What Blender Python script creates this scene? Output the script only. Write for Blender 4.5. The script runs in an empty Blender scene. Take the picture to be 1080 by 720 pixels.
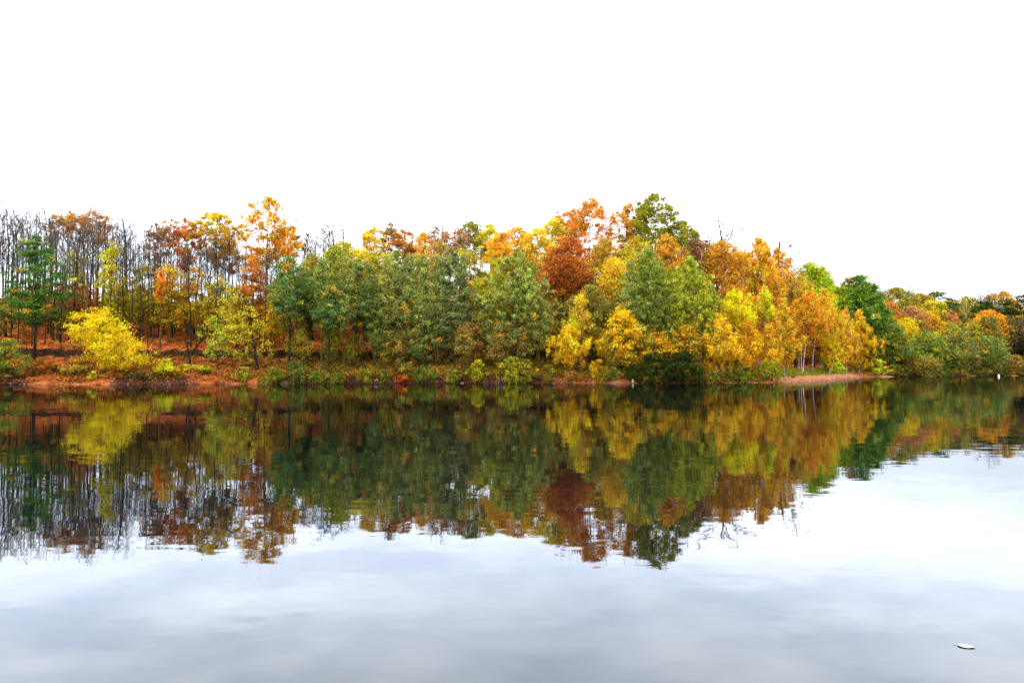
import bpy, math, random
import numpy as np

PI = math.pi
scene = bpy.context.scene
COL = scene.collection
rng = np.random.default_rng(7)

# ------------------------------------------------------------------ camera geometry
CAM_H, FOC, PITCH = 2.0, 840.0, math.atan(26 / 840.0)

def ray(px, py, D):
    """point that the photograph shows at pixel (px, py) of 1080x720 at distance D"""
    u, v = (px - 540) / FOC, (360 - py) / FOC
    f = math.cos(PITCH) - v * math.sin(PITCH)
    up = math.sin(PITCH) + v * math.cos(PITCH)
    return u * D / f, D, CAM_H + up * D / f

# ------------------------------------------------------------------ terrain
SH = [(-400, 84), (-60, 84), (-40, 87), (-25, 90), (-15, 92.5), (0, 93), (20, 93.5), (27, 94), (33, 96.5),
      (40, 104), (45, 111), (52, 122), (58, 132), (64, 143), (76, 151), (92, 158), (110, 168), (140, 175), (400, 190)]
SHX = np.array([p[0] for p in SH], float); SHY = np.array([p[1] for p in SH], float)

def shore(x):
    x = np.asarray(x, float)
    return np.interp(x, SHX, SHY) + 0.5 * np.sin(x * 0.9) * np.clip((30 - x) / 20, 0, 1) + 0.22 * np.sin(x * 2.3 + 1) + 0.07 * np.sin(x * 5.1)

PL = ([-60, -8, 0, 0.3, 3, 9.0, 9.5, 14, 26, 42, 62, 300, 3000], [-3, -1.2, -0.05, 0.12, 1.1, 3.1, 4.0, 4.7, 8.0, 12.2, 12.6, 11, 11])
PR = ([-60, -8, 0, 5, 9, 14, 26, 42, 62, 300, 3000], [-3, -1.0, -0.05, 0.45, 0.85, 1.5, 3.4, 6.5, 8.5, 9.5, 11])

def smooth(a, b, x):
    t = np.clip((x - a) / (b - a), 0, 1)
    return t * t * (3 - 2 * t)

def ground_z(x, y):
    x = np.asarray(x, float); y = np.asarray(y, float)
    s = y - shore(x)
    s2 = s + 0.7 * np.sin(x * 0.35) * smooth(4, 8, s) + 0.35 * np.sin(x * 1.1 + 2) * smooth(4, 8, s)
    zl = np.interp(s2, *PL); zr = np.interp(s, *PR)
    w = smooth(10, 30, x)
    z = zl * (1 - w) + zr * w
    bump = 0.16 * np.sin(x * 0.8 + 1.3 * np.sin(y * 0.5)) * np.sin(y * 0.7 + 0.5) + 0.08 * np.sin(x * 2.1 + y * 1.3) + 0.05 * np.sin(x * 4.7 - y * 3.1)
    z = z + bump * smooth(1.0, 4.0, s) * (1 - 0.6 * w)
    near = smooth(-3, -9, y) * 4.2
    return z + near * (y < 0)

def dist_at(px, s):
    D = 95.0
    for _ in range(60):
        X = (px - 540) / FOC * D
        D += 0.45 * (float(np.interp(X, SHX, SHY)) + s - D)
    return D

# ------------------------------------------------------------------ material helpers
def new_mat(name):
    m = bpy.data.materials.new(name); m.use_nodes = True
    nt = m.node_tree; nt.nodes.clear()
    return m, nt

def N(nt, typ, **kw):
    n = nt.nodes.new(typ)
    for k, v in kw.items():
        if k.startswith('i_'):
            n.inputs[k[2:].replace('_', ' ')].default_value = v
        else:
            setattr(n, k, v)
    return n

def out(nt, sh):
    o = nt.nodes.new('ShaderNodeOutputMaterial'); nt.links.new(sh, o.inputs['Surface'])

def foliage_mat():
    m, nt = new_mat('autumn_foliage')
    a = N(nt, 'ShaderNodeAttribute', attribute_name='leaf_col')
    oi = N(nt, 'ShaderNodeObjectInfo')
    tc = N(nt, 'ShaderNodeNewGeometry')
    no = N(nt, 'ShaderNodeTexNoise', i_Scale=3.0, i_Detail=2.0)
    nt.links.new(tc.outputs['Position'], no.inputs['Vector'])
    mr = N(nt, 'ShaderNodeMapRange'); mr.inputs[3].default_value = 0.75; mr.inputs[4].default_value = 1.25
    nt.links.new(no.outputs['Fac'], mr.inputs[0])
    mul = N(nt, 'ShaderNodeVectorMath', operation='SCALE')
    nt.links.new(a.outputs['Color'], mul.inputs[0]); nt.links.new(mr.outputs[0], mul.inputs['Scale'])
    d = N(nt, 'ShaderNodeBsdfDiffuse'); t = N(nt, 'ShaderNodeBsdfTranslucent')
    nt.links.new(mul.outputs[0], d.inputs['Color']); nt.links.new(mul.outputs[0], t.inputs['Color'])
    mx = N(nt, 'ShaderNodeMixShader'); mx.inputs[0].default_value = 0.32
    nt.links.new(d.outputs[0], mx.inputs[1]); nt.links.new(t.outputs[0], mx.inputs[2])
    out(nt, mx.outputs[0])
    return m

def bark_mat(name, c1, c2, birch=False):
    m, nt = new_mat(name)
    g = N(nt, 'ShaderNodeNewGeometry')
    mp = N(nt, 'ShaderNodeMapping'); mp.inputs['Scale'].default_value = (1.6, 1.6, 5.0) if birch else (5, 5, 0.9)
    nt.links.new(g.outputs['Position'], mp.inputs[0])
    no = N(nt, 'ShaderNodeTexNoise', i_Scale=1.0, i_Detail=3.0)
    nt.links.new(mp.outputs[0], no.inputs['Vector'])
    cr = N(nt, 'ShaderNodeValToRGB')
    cr.color_ramp.elements[0].position = 0.38; cr.color_ramp.elements[1].position = 0.55 if birch else 0.68
    cr.color_ramp.elements[0].color = (*c1, 1); cr.color_ramp.elements[1].color = (*c2, 1)
    nt.links.new(no.outputs['Fac'], cr.inputs[0])
    d = N(nt, 'ShaderNodeBsdfDiffuse'); nt.links.new(cr.outputs[0], d.inputs['Color'])
    out(nt, d.outputs[0])
    return m

def ground_mat():
    m, nt = new_mat('leaf_covered_ground')
    L = nt.links.new
    g = N(nt, 'ShaderNodeNewGeometry')
    at = N(nt, 'ShaderNodeAttribute', attribute_name='zone')   # r: sand, g: grass
    sp = N(nt, 'ShaderNodeSeparateColor'); L(at.outputs['Color'], sp.inputs[0])
    n1 = N(nt, 'ShaderNodeTexNoise', i_Scale=0.7, i_Detail=6.0, i_Roughness=.65); L(g.outputs['Position'], n1.inputs['Vector'])
    n2 = N(nt, 'ShaderNodeTexNoise', i_Scale=5.0, i_Detail=4.0); L(g.outputs['Position'], n2.inputs['Vector'])
    c1 = N(nt, 'ShaderNodeValToRGB'); e = c1.color_ramp.elements
    e[0].position = .38; e[0].color = (.10, .028, .010, 1); e[1].position = .7; e[1].color = (.62, .19, .045, 1)
    L(n1.outputs['Fac'], c1.inputs[0])
    c2 = N(nt, 'ShaderNodeValToRGB'); e = c2.color_ramp.elements
    e[0].position = .32; e[0].color = (.4, .4, .4, 1); e[1].position = .7; e[1].color = (1.25, 1.15, 1.05, 1)
    L(n2.outputs['Fac'], c2.inputs[0])
    mu = N(nt, 'ShaderNodeMix', data_type='RGBA', blend_type='MULTIPLY'); mu.inputs[0].default_value = 1
    L(c1.outputs[0], mu.inputs[6]); L(c2.outputs[0], mu.inputs[7])
    # sand
    cs = N(nt, 'ShaderNodeValToRGB'); e = cs.color_ramp.elements
    e[0].position = .3; e[0].color = (.17, .065, .028, 1); e[1].position = .75; e[1].color = (.47, .22, .115, 1)
    L(n2.outputs['Fac'], cs.inputs[0])
    m1 = N(nt, 'ShaderNodeMix', data_type='RGBA'); L(sp.outputs[0], m1.inputs[0]); L(mu.outputs[2], m1.inputs[6]); L(cs.outputs[0], m1.inputs[7])
    cg = N(nt, 'ShaderNodeValToRGB'); e = cg.color_ramp.elements
    e[0].position = .3; e[0].color = (.11, .10, .01, 1); e[1].position = .75; e[1].color = (.32, .24, .02, 1)
    L(n2.outputs['Fac'], cg.inputs[0])
    m2 = N(nt, 'ShaderNodeMix', data_type='RGBA'); L(sp.outputs[1], m2.inputs[0]); L(m1.outputs[2], m2.inputs[6]); L(cg.outputs[0], m2.inputs[7])
    # bare dark earth where steep; by the water, earth with shade painted in
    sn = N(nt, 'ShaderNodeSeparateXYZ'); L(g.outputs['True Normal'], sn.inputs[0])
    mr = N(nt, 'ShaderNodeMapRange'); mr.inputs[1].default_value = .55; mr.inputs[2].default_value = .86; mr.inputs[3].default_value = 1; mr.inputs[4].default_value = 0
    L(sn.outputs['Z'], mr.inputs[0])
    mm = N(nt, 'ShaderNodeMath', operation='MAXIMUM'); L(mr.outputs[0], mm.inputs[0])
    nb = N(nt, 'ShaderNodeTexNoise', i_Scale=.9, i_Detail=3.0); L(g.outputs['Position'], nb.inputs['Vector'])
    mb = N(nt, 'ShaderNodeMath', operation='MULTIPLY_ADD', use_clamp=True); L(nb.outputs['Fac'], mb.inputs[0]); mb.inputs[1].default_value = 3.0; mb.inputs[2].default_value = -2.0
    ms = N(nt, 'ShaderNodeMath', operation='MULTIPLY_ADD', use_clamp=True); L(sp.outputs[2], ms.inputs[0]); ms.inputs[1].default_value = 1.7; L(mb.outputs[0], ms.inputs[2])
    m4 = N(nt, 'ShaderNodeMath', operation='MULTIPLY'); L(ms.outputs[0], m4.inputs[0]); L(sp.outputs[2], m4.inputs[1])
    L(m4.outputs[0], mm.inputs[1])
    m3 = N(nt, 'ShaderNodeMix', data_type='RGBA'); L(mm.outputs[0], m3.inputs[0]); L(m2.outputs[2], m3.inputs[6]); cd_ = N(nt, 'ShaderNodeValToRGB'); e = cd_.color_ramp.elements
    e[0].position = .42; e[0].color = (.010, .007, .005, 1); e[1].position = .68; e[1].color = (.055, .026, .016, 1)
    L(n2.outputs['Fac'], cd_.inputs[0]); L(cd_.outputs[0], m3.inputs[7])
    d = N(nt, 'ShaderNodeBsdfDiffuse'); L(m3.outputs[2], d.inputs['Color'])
    out(nt, d.outputs[0])
    return m

def water_mat():
    m, nt = new_mat('calm_lake_water')
    L = nt.links.new
    g = N(nt, 'ShaderNodeNewGeometry')
    def field(scale, sx, det):
        mp = N(nt, 'ShaderNodeMapping'); mp.inputs['Scale'].default_value = (sx, 1, 1)
        mp.inputs['Rotation'].default_value = (0, 0, math.radians(4))
        L(g.outputs['Position'], mp.inputs[0])
        n = N(nt, 'ShaderNodeTexNoise', i_Scale=scale, i_Detail=det, i_Roughness=0.55)
        L(mp.outputs[0], n.inputs['Vector'])
        s = N(nt, 'ShaderNodeVectorMath', operation='SUBTRACT'); s.inputs[1].default_value = (.5, .5, .5)
        L(n.outputs['Color'], s.inputs[0])
        return s.outputs[0]
    a = field(5.5, .42, 2.0); b = field(1.1, .5, 2.0)
    pn = N(nt, 'ShaderNodeTexNoise', i_Scale=.22, i_Detail=3.0)
    mp = N(nt, 'ShaderNodeMapping'); mp.inputs['Scale'].default_value = (.35, 1, 1)
    L(g.outputs['Position'], mp.inputs[0]); L(mp.outputs[0], pn.inputs['Vector'])
    pr = N(nt, 'ShaderNodeMapRange'); pr.inputs[1].default_value = .35; pr.inputs[2].default_value = .7; pr.inputs[3].default_value = .35; pr.inputs[4].default_value = 1.3
    L(pn.outputs['Fac'], pr.inputs[0])
    sa = N(nt, 'ShaderNodeVectorMath', operation='MULTIPLY'); sa.inputs[1].default_value = (WAT_A * .55, WAT_A, 0); L(a, sa.inputs[0])
    sb = N(nt, 'ShaderNodeVectorMath', operation='MULTIPLY'); sb.inputs[1].default_value = (WAT_B * .55, WAT_B, 0); L(b, sb.inputs[0])
    ad = N(nt, 'ShaderNodeVectorMath', operation='ADD'); L(sa.outputs[0], ad.inputs[0]); L(sb.outputs[0], ad.inputs[1])
    sc = N(nt, 'ShaderNodeVectorMath', operation='SCALE'); L(ad.outputs[0], sc.inputs[0]); L(pr.outputs[0], sc.inputs['Scale'])
    up = N(nt, 'ShaderNodeVectorMath', operation='ADD'); up.inputs[1].default_value = (0, 0, 1); L(sc.outputs[0], up.inputs[0])
    nn = N(nt, 'ShaderNodeVectorMath', operation='NORMALIZE'); L(up.outputs[0], nn.inputs[0])
    gl = N(nt, 'ShaderNodeBsdfGlossy', i_Roughness=.015); gl.inputs['Color'].default_value = (.73, .76, .815, 1); L(nn.outputs[0], gl.inputs['Normal'])
    df = N(nt, 'ShaderNodeBsdfDiffuse'); df.inputs['Color'].default_value = (.002, .003, .003, 1)
    fr = N(nt, 'ShaderNodeFresnel', i_IOR=WAT_IOR); L(nn.outputs[0], fr.inputs['Normal'])
    mx = N(nt, 'ShaderNodeMixShader'); L(fr.outputs[0], mx.inputs[0]); L(df.outputs[0], mx.inputs[1]); L(gl.outputs[0], mx.inputs[2])
    out(nt, mx.outputs[0])
    return m

def plain_mat(name, col, rough=.7, nscale=20, var=.25):
    m, nt = new_mat(name)
    g = N(nt, 'ShaderNodeTexCoord')
    no = N(nt, 'ShaderNodeTexNoise', i_Scale=nscale, i_Detail=3.0); nt.links.new(g.outputs['Object'], no.inputs['Vector'])
    cr = N(nt, 'ShaderNodeValToRGB'); e = cr.color_ramp.elements
    e[0].position = .3; e[1].position = .7
    e[0].color = (*[c * (1 - var) for c in col], 1); e[1].color = (*[min(1, c * (1 + var)) for c in col], 1)
    nt.links.new(no.outputs['Fac'], cr.inputs[0])
    b = N(nt, 'ShaderNodeBsdfPrincipled', i_Roughness=rough); nt.links.new(cr.outputs[0], b.inputs['Base Color'])
    out(nt, b.outputs[0])
    return m

WAT_A, WAT_B, WAT_IOR = 0.024, 0.018, 1.43
LEAF_GAIN = 1.13
M_LEAF = foliage_mat()
M_BARK = bark_mat('dark_bark', (.010, .008, .006), (.045, .034, .022))
M_GREY = bark_mat('grey_twig_bark', (.05, .042, .036), (.17, .145, .12))
M_MOSS = bark_mat('mossy_bark', (.022, .02, .008), (.10, .085, .02))
M_BIRCH = bark_mat('birch_bark', (.07, .055, .042), (.34, .29, .23), True)
M_WATER = water_mat()
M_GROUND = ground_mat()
M_ROCK = plain_mat('shore_rock', (.13, .095, .075), .8, 6, .4)

# ------------------------------------------------------------------ mesh helpers
def link(name, mesh, mat, parent=None):
    o = bpy.data.objects.new(name, mesh); COL.objects.link(o)
    if mat: mesh.materials.append(mat)
    if parent: o.parent = parent
    return o

def mesh_from(name, v, f, col=None, smooth_=False):
    """v (n,3); f (m,k) int array with constant k"""
    me = bpy.data.meshes.new(name)
    v = np.asarray(v, np.float32); f = np.asarray(f, np.int32)
    m, k = f.shape
    me.vertices.add(len(v)); me.vertices.foreach_set('co', v.ravel())
    me.loops.add(m * k); me.loops.foreach_set('vertex_index', f.ravel())
    me.polygons.add(m); me.polygons.foreach_set('loop_start', np.arange(0, m * k, k, dtype=np.int32))
    if smooth_: me.polygons.foreach_set('use_smooth', np.ones(m, dtype=bool))
    if col is not None:
        a = me.attributes.new('leaf_col', 'FLOAT_COLOR', 'POINT')
        c = np.ones((len(v), 4), np.float32); c[:, :3] = col
        a.data.foreach_set('color', c.ravel())
    me.update(calc_edges=True)
    return me

class Tubes:
    def __init__(s): s.v = []; s.f = []; s.n = 0
    def add(s, pts, rad, k=5):
        pts = np.asarray(pts, float); n = len(pts); rad = np.asarray(rad, float)
        t = np.gradient(pts, axis=0); t /= np.linalg.norm(t, axis=1)[:, None] + 1e-9
        ref = np.array([1.0, .13, .07]) if abs(t[0, 0]) < .8 else np.array([.1, 1.0, .1])
        a = np.cross(t, ref); a /= np.linalg.norm(a, axis=1)[:, None] + 1e-9
        b = np.cross(t, a)
        th = np.arange(k) * 2 * PI / k
        ring = a[:, None] * np.cos(th)[None, :, None] + b[:, None] * np.sin(th)[None, :, None]
        s.v.append((pts[:, None] + ring * rad[:, None, None]).reshape(-1, 3))
        i = np.arange(n - 1)[:, None] * k; j = np.arange(k)[None]; j2 = (j + 1) % k
        q = np.stack([i + j, i + j2, i + k + j2, i + k + j], -1).reshape(-1, 4)
        s.f.append(q + s.n); s.n += n * k
    def mesh(s, name, sm=True):
        return mesh_from(name, np.concatenate(s.v), np.concatenate(s.f), smooth_=sm)

def hexlin(h):
    c = [int(h[i:i + 2], 16) / 255 for i in (0, 2, 4)]
    l = np.array([x / 12.92 if x <= .04045 else ((x + .055) / 1.055) ** 2.4 for x in c])
    l = (l + .003) ** .88                       # a photograph's colours to leaf albedo
    if l[1] > l[0] * 1.9: l = l * np.array([1.75, .92, .55])
    elif l[1] > l[0] * 1.08: l = l * np.array([1.36, 1.0, .62])
    elif l[0] > 2.2 * l[1]: l = l * np.array([1, 1.1, .6])
    return l

def leaf_mesh(name, c, size, col, r, flat=.0):
    """one rhombic leaf spray per centre"""
    n = len(c)
    a = r.normal(size=(n, 3)); a /= np.linalg.norm(a, axis=1)[:, None]
    if flat: a[:, 2] *= 1 - flat; a /= np.linalg.norm(a, axis=1)[:, None]
    b = np.cross(a, r.normal(size=(n, 3))); b /= np.linalg.norm(b, axis=1)[:, None] + 1e-9
    if flat: b[:, 2] *= 1 - flat
    s = size * r.uniform(.6, 1.35, n)[:, None]
    v = np.stack([c - a * s, c - b * s * .55, c + a * s, c + b * s * .55], 1).reshape(-1, 3)
    f = np.arange(4 * n).reshape(n, 4)
    return mesh_from(name, v, f, np.repeat(col, 4, axis=0))

def empty(name, loc, label, cat, group=None):
    o = bpy.data.objects.new(name, None); COL.objects.link(o)
    o.location = loc; o.empty_display_size = .3
    o['label'] = label; o['category'] = cat
    if group: o['group'] = group
    return o

# crown profiles: radius over height t in 0..1
PROF = {
    'round': lambda t: np.sin(PI * np.clip(t, 0, 1) ** .85) ** .55,
    'column': lambda t: np.sin(PI * np.clip(t, 0, 1) ** .7) ** .6,
    'dome': lambda t: np.sqrt(np.clip(1 - t ** 2.2, 0, 1)) * (.72 + .28 * smooth(0, .3, t)),
    'oval': lambda t: np.sin(PI * np.clip(t, 0, 1) ** .8) ** .65,
    'flame': lambda t: np.sin(PI * np.clip(t, 0, 1) ** .62) ** .8,
    'cone': lambda t: (1 - t) ** .75 * (.6 + .4 * smooth(0, .12, t)),
    'vase': lambda t: np.sin(PI * np.clip(t, 0, 1) ** 1.5) ** .6,
}

def crown_clumps(r, cb, ct, w, prof, nc, fill, lump, centre=None):
    """centres of the leaf clumps of a crown between heights cb and ct, radius w"""
    t = r.beta(1.15, 1.1, nc * 3)
    pr = PROF[prof](t)
    keep = r.random(nc * 3) < (pr * .75 + .25)
    t = t[keep][:nc]; pr = pr[keep][:nc]
    th = r.uniform(0, 2 * PI, len(t))
    k = r.uniform(0, 2 * PI, 6)
    lob = 1 + lump * (.5 * np.sin(2 * th + k[0] + 4 * t) + .45 * np.sin(3 * th + k[1] - 5 * t) + .4 * np.sin(5 * th + k[2] + 6 * t) + .12 * np.sin(9 * t + k[3]))
    rr = pr * w * lob * r.uniform(0, 1, len(t)) ** fill
    return np.stack([rr * np.cos(th), rr * np.sin(th), cb + (ct - cb) * t], 1), t

def build_tree(spec, r):
    """returns trunk tubes, branch tubes, crown mesh, all in the tree's own space, height from 0"""
    H, cb, w = spec['H'], spec['cb'], spec['w']
    tr = spec.get('tr', H * .0085 + .02)
    stems = spec.get('stems', 1)
    lean = spec.get('lean', 0.0)
    ox = spec.get('ox', 0.0)          # crown offset from the foot
    T, B = Tubes(), Tubes()
    C, tt = crown_clumps(r, cb, H * .985, w, spec['prof'], spec['nc'], spec.get('fill', .45), spec.get('lump', .28))
    if spec.get('skew'): C[:, 0] += spec['skew'] * (.5 - tt) * w
    C[:, 0] += ox
    trunks = []
    for i in range(stems):
        n = 9; z = np.linspace(-.35, H * (.93 if i == 0 else r.uniform(.7, .9)), n)
        q = z.clip(0) / H
        a = r.uniform(0, 2 * PI); sp = 0 if stems == 1 else r.uniform(.12, .3) * w
        x = ox * smooth(0, 1, q) + lean * (q - q * q) * H + np.cos(a) * sp * (1.2 * q + .25) + .012 * H * np.sin(q * r.uniform(5, 9) + a) * q
        y = np.sin(a) * sp * (1.2 * q + .25) + .012 * H * np.sin(q * r.uniform(5, 9) + 2 * a) * q
        rad = tr * (1 if i == 0 else .75) * (1 - .88 * q ** .8); rad[0] *= 1.6; rad[1] = rad[1] * 1.05
        P = np.stack([x, y, z], 1); trunks.append((P, rad)); T.add(P, rad, 6)
    # limbs then clumps hang on them
    nodes = []
    for P, rad in trunks:
        for j in range(2, len(P)):
            for f in (0, .5):
                if j + f < len(P) - .5:
                    p = P[j] if f == 0 else (P[j] + P[j + 1]) / 2
                    nodes.append((p, rad[min(j, len(P) - 1)]))
    NP = np.array([a for a, _ in nodes]); NR = np.array([b for _, b in nodes])
    order = np.argsort(r.random(len(C)))
    nl = max(5, len(C) // 7)
    limbP, limbR = [NP], [NR]
    for idx in order[:nl]:
        c = C[idx]
        d = np.hypot(NP[:, 0] - c[0], NP[:, 1] - c[1]) + np.abs(NP[:, 2] - (c[2] - .45 * np.hypot(c[0] - ox, c[1])))
        j = int(np.argmin(d)); p0 = NP[j]
        mid = (p0 + c) / 2 + np.array([0, 0, -.08 * np.linalg.norm(c - p0)]) + r.normal(size=3) * .04 * np.linalg.norm(c - p0)
        s_ = np.linspace(0, 1, 5)[:, None]
        pts = (1 - s_) ** 2 * p0 + 2 * s_ * (1 - s_) * mid + s_ ** 2 * c
        r0 = min(NR[j] * .6, tr * .5) + .012
        rad = np.linspace(r0, .012, 5); B.add(pts, rad, 4)
        limbP.append(pts[1:]); limbR.append(rad[1:])
    LP = np.concatenate(limbP); LR = np.concatenate(limbR)
    for idx in order[nl:]:
        c = C[idx]
        d = np.linalg.norm(LP - (c - np.array([0, 0, .25 * w * .4])), axis=1)
        j = int(np.argmin(d)); p0 = LP[j]
        mid = (p0 + c) / 2 + r.normal(size=3) * .08 * d[j]
        B.add([p0, mid, c], [min(LR[j] * .7, .05) + .006, .02, .008], 3)
    for _ in range(int(spec.get('twigs', 0) * len(C))):
        c = C[r.integers(len(C))]
        dr = r.normal(size=3); dr[2] = abs(dr[2]) + .8; dr /= np.linalg.norm(dr)
        p = c + r.normal(size=3) * .2
        B.add([p, p + dr * r.uniform(.5, 1.0), p + (dr + r.normal(size=3) * .15) * r.uniform(1.1, 1.7)], [.02, .014, .007], 3)
    # leaves
    nlv = spec['leaves']
    cs = spec.get('csize', .7)
    wt = r.gamma(2.6, 1, len(C)); wt /= wt.sum()
    ci = r.choice(len(C), nlv, p=wt)
    dirn = r.normal(size=(nlv, 3)); dirn /= np.linalg.norm(dirn, axis=1)[:, None]
    rad = cs * .62 * np.abs(r.normal(.75, .62, nlv)).clip(0, 2.6) * (.6 + .9 * r.random(len(C)))[ci]
    pos = C[ci] + dirn * rad[:, None] * np.array([1, 1, spec.get('cflat', .72)])
    if spec.get('droop'):
        pos[:, 2] -= np.abs(r.normal(size=nlv)) * spec['droop']
    top = pos[:, 2] > H; pos[top, 2] = H - (pos[top, 2] - H) * .4
    if spec.get('over'):      # boughs reaching out and down over the water
        low = smooth(.75 * H, 0, pos[:, 2])
        pos[:, 1] -= spec['over'] * low
        pos[:, 2] -= .55 * low * r.random(nlv)
    pos[:, 2] = np.maximum(pos[:, 2], .06 + spec.get('floor', 0))
    cA, cB = spec['cols']
    mixc = np.clip(r.normal(spec.get('mixm', .35), .38, len(C)), 0, 1)
    if spec.get('grad'):   # second colour towards the top (or the foot, when negative)
        g = tt if spec['grad'] > 0 else 1 - tt
        mixc = np.clip(smooth(.25, .85, g + r.normal(0, .15, len(C))), 0, 1)
    acc = r.random(len(C)) < spec.get('accent', .16)
    pal = np.array([hexlin(h) for h in ('d8a818', 'a8641c', '8a8a24', 'd88418')])[r.integers(0, 4, len(C))]
    tone = np.clip(r.normal(1, .24, len(C)), .45, 1.6) * (.72 + .34 * smooth(0, .55, tt))  # random tone; shade low in the crown is put into the leaf colour
    mm = np.clip(mixc[ci] + r.normal(0, .12, nlv), 0, 1)[:, None]
    base = cA * (1 - mm) + cB * mm
    am = (acc[ci] * r.uniform(.35, 1, nlv))[:, None]
    base = base * (1 - am) + pal[ci] * am * spec.get('dim', 1)
    hj = r.normal(0, .10, nlv)[:, None]
    base = base * (1 + hj * np.array([1.0, -.8, .2]))
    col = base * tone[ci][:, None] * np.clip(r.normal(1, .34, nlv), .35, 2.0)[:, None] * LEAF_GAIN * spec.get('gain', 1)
    col = np.clip(col, .002, .85)
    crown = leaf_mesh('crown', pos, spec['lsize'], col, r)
    return T, B, crown

TREE_KINDS = {
    # profile, stems, clump fill, lump, cover, bark, twigs, extra
    'alder':  dict(tr=.085, prof='column', stems=5, fill=.75, lump=.42, cover=.95, bark='moss', csize=.42, cflat=.95, dens=5.0, accent=.06, lscale=.74, twigs=.5),
    'green':  dict(prof='oval', stems=2, fill=.45, lump=.22, cover=1.7, bark='dark', csize=.75),
    'round':  dict(prof='round', stems=1, fill=.38, lump=.2, cover=2.0, bark='dark', csize=.8),
    'dome':   dict(prof='dome', stems=2, fill=.38, lump=.16, cover=2.7, dens=6, accent=.1, bark='dark', csize=1.05),
    'oak':    dict(accent=.07, prof='round', stems=1, fill=.42, lump=.42, cover=1.25, bark='dark', csize=.85, cflat=.75, twigs=.5, dens=2.4),
    'birch':  dict(prof='flame', stems=1, fill=.6, lump=.42, cover=1.35, accent=.2, bark='birch', csize=.45, cflat=1.0, droop=.35, dens=4.0, lscale=.9),
    'flame':  dict(prof='flame', stems=2, fill=.6, lump=.4, cover=1.5, bark='dark', csize=.7),
    'sparse': dict(prof='vase', stems=1, fill=.6, lump=.35, cover=.62, bark='grey', csize=.6, twigs=1.6, dens=2.2),
    'thin':   dict(prof='oval', stems=1, fill=.6, lump=.35, cover=.75, bark='moss', csize=.65, twigs=.5, dens=2.4),
    'tiers':  dict(prof='oval', stems=2, fill=.55, lump=.45, cover=1.0, bark='dark', csize=.8, cflat=.35, dens=1.8),
    'pine':   dict(prof='dome', stems=1, fill=.45, lump=.3, cover=1.9, bark='dark', csize=.9, cflat=.35),
    'shrub':  dict(prof='dome', stems=4, fill=.6, lump=.45, cover=1.25, bark='dark', csize=.5, cflat=.7),
    'haze':   dict(prof='vase', stems=1, fill=.6, lump=.2, cover=.10, bark='grey', csize=.5, twigs=7.0),
}
BARKS = {'dark': M_BARK, 'grey': M_GREY, 'moss': M_MOSS, 'birch': M_BIRCH}
counter = [0]

def tree(kind, px, top, bot, w, s, ca, cb_, label, name='tree', cat='tree', group=None, bx=None, **kw):
    """px, w: centre and width of the crown in the photo; top, bot: its upper and lower edge; s: metres inland from the shore"""
    K = dict(TREE_KINDS[kind]); K.update(kw)
    counter[0] += 1
    r = np.random.default_rng(1000 + counter[0] * 17)
    if px > 932: K['gain'] = K.get('gain', 1) * .82
    D = dist_at(px, s)
    X, _, zt = ray(px, top, D); _, _, zb = ray(px, bot, D)
    fx = X if bx is None else ray(bx, 400, D)[0]
    gz = float(ground_z(fx, D))
    zt = max(zt, gz + 1.0)
    H = zt - gz; cb = max(zb - gz, .08 * H if cat == 'tree' else .02)
    cb = min(cb, H * .85)
    W = w * (1.12 if s < 16 or w > 50 else 1.3) / FOC * D / 2
    area = 2 * W * (H - cb) * .8
    ls = .106 * (D / 100) ** .8 * K.get('lscale', 1)
    if cat != 'tree': ls *= .92
    want = area * K['cover'] * 1.55 / (.55 * ls * ls)
    if want > 30000: ls *= min(1.35, math.sqrt(want / 30000))
    W2 = max(W - K['csize'] * .55, W * .45)
    hgt = H - cb
    nc = int(np.clip(area * K.get('dens', 3.2) + 14, 18, 460))
    spec = dict(K); spec.update(H=H, cb=cb + .25 * min(.6, hgt * .3), w=W2, cols=(hexlin(ca), hexlin(cb_)), nc=nc, ox=X - fx,
                leaves=int(np.clip(area * K['cover'] * 1.55 / (.55 * ls * ls), 60, 30000)), lsize=ls)
    spec['csize'] = min(K['csize'], W * .55, hgt * .35)
    if cat != 'tree': spec['tr'] = .035
    T, B, crown = build_tree(spec, r)
    root = empty(name, (fx, D, gz), label, cat, group)
    root.rotation_euler.z = 0
    bark = BARKS[K['bark']]
    link('trunk' if cat == 'tree' else 'stems', T.mesh('trunk'), bark, root)
    link('branches', B.mesh('branches'), M_BARK if K['bark'] == 'birch' else bark, root)
    link('crown' if cat == 'tree' else 'foliage', crown, M_LEAF, root)
    return root

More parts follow.
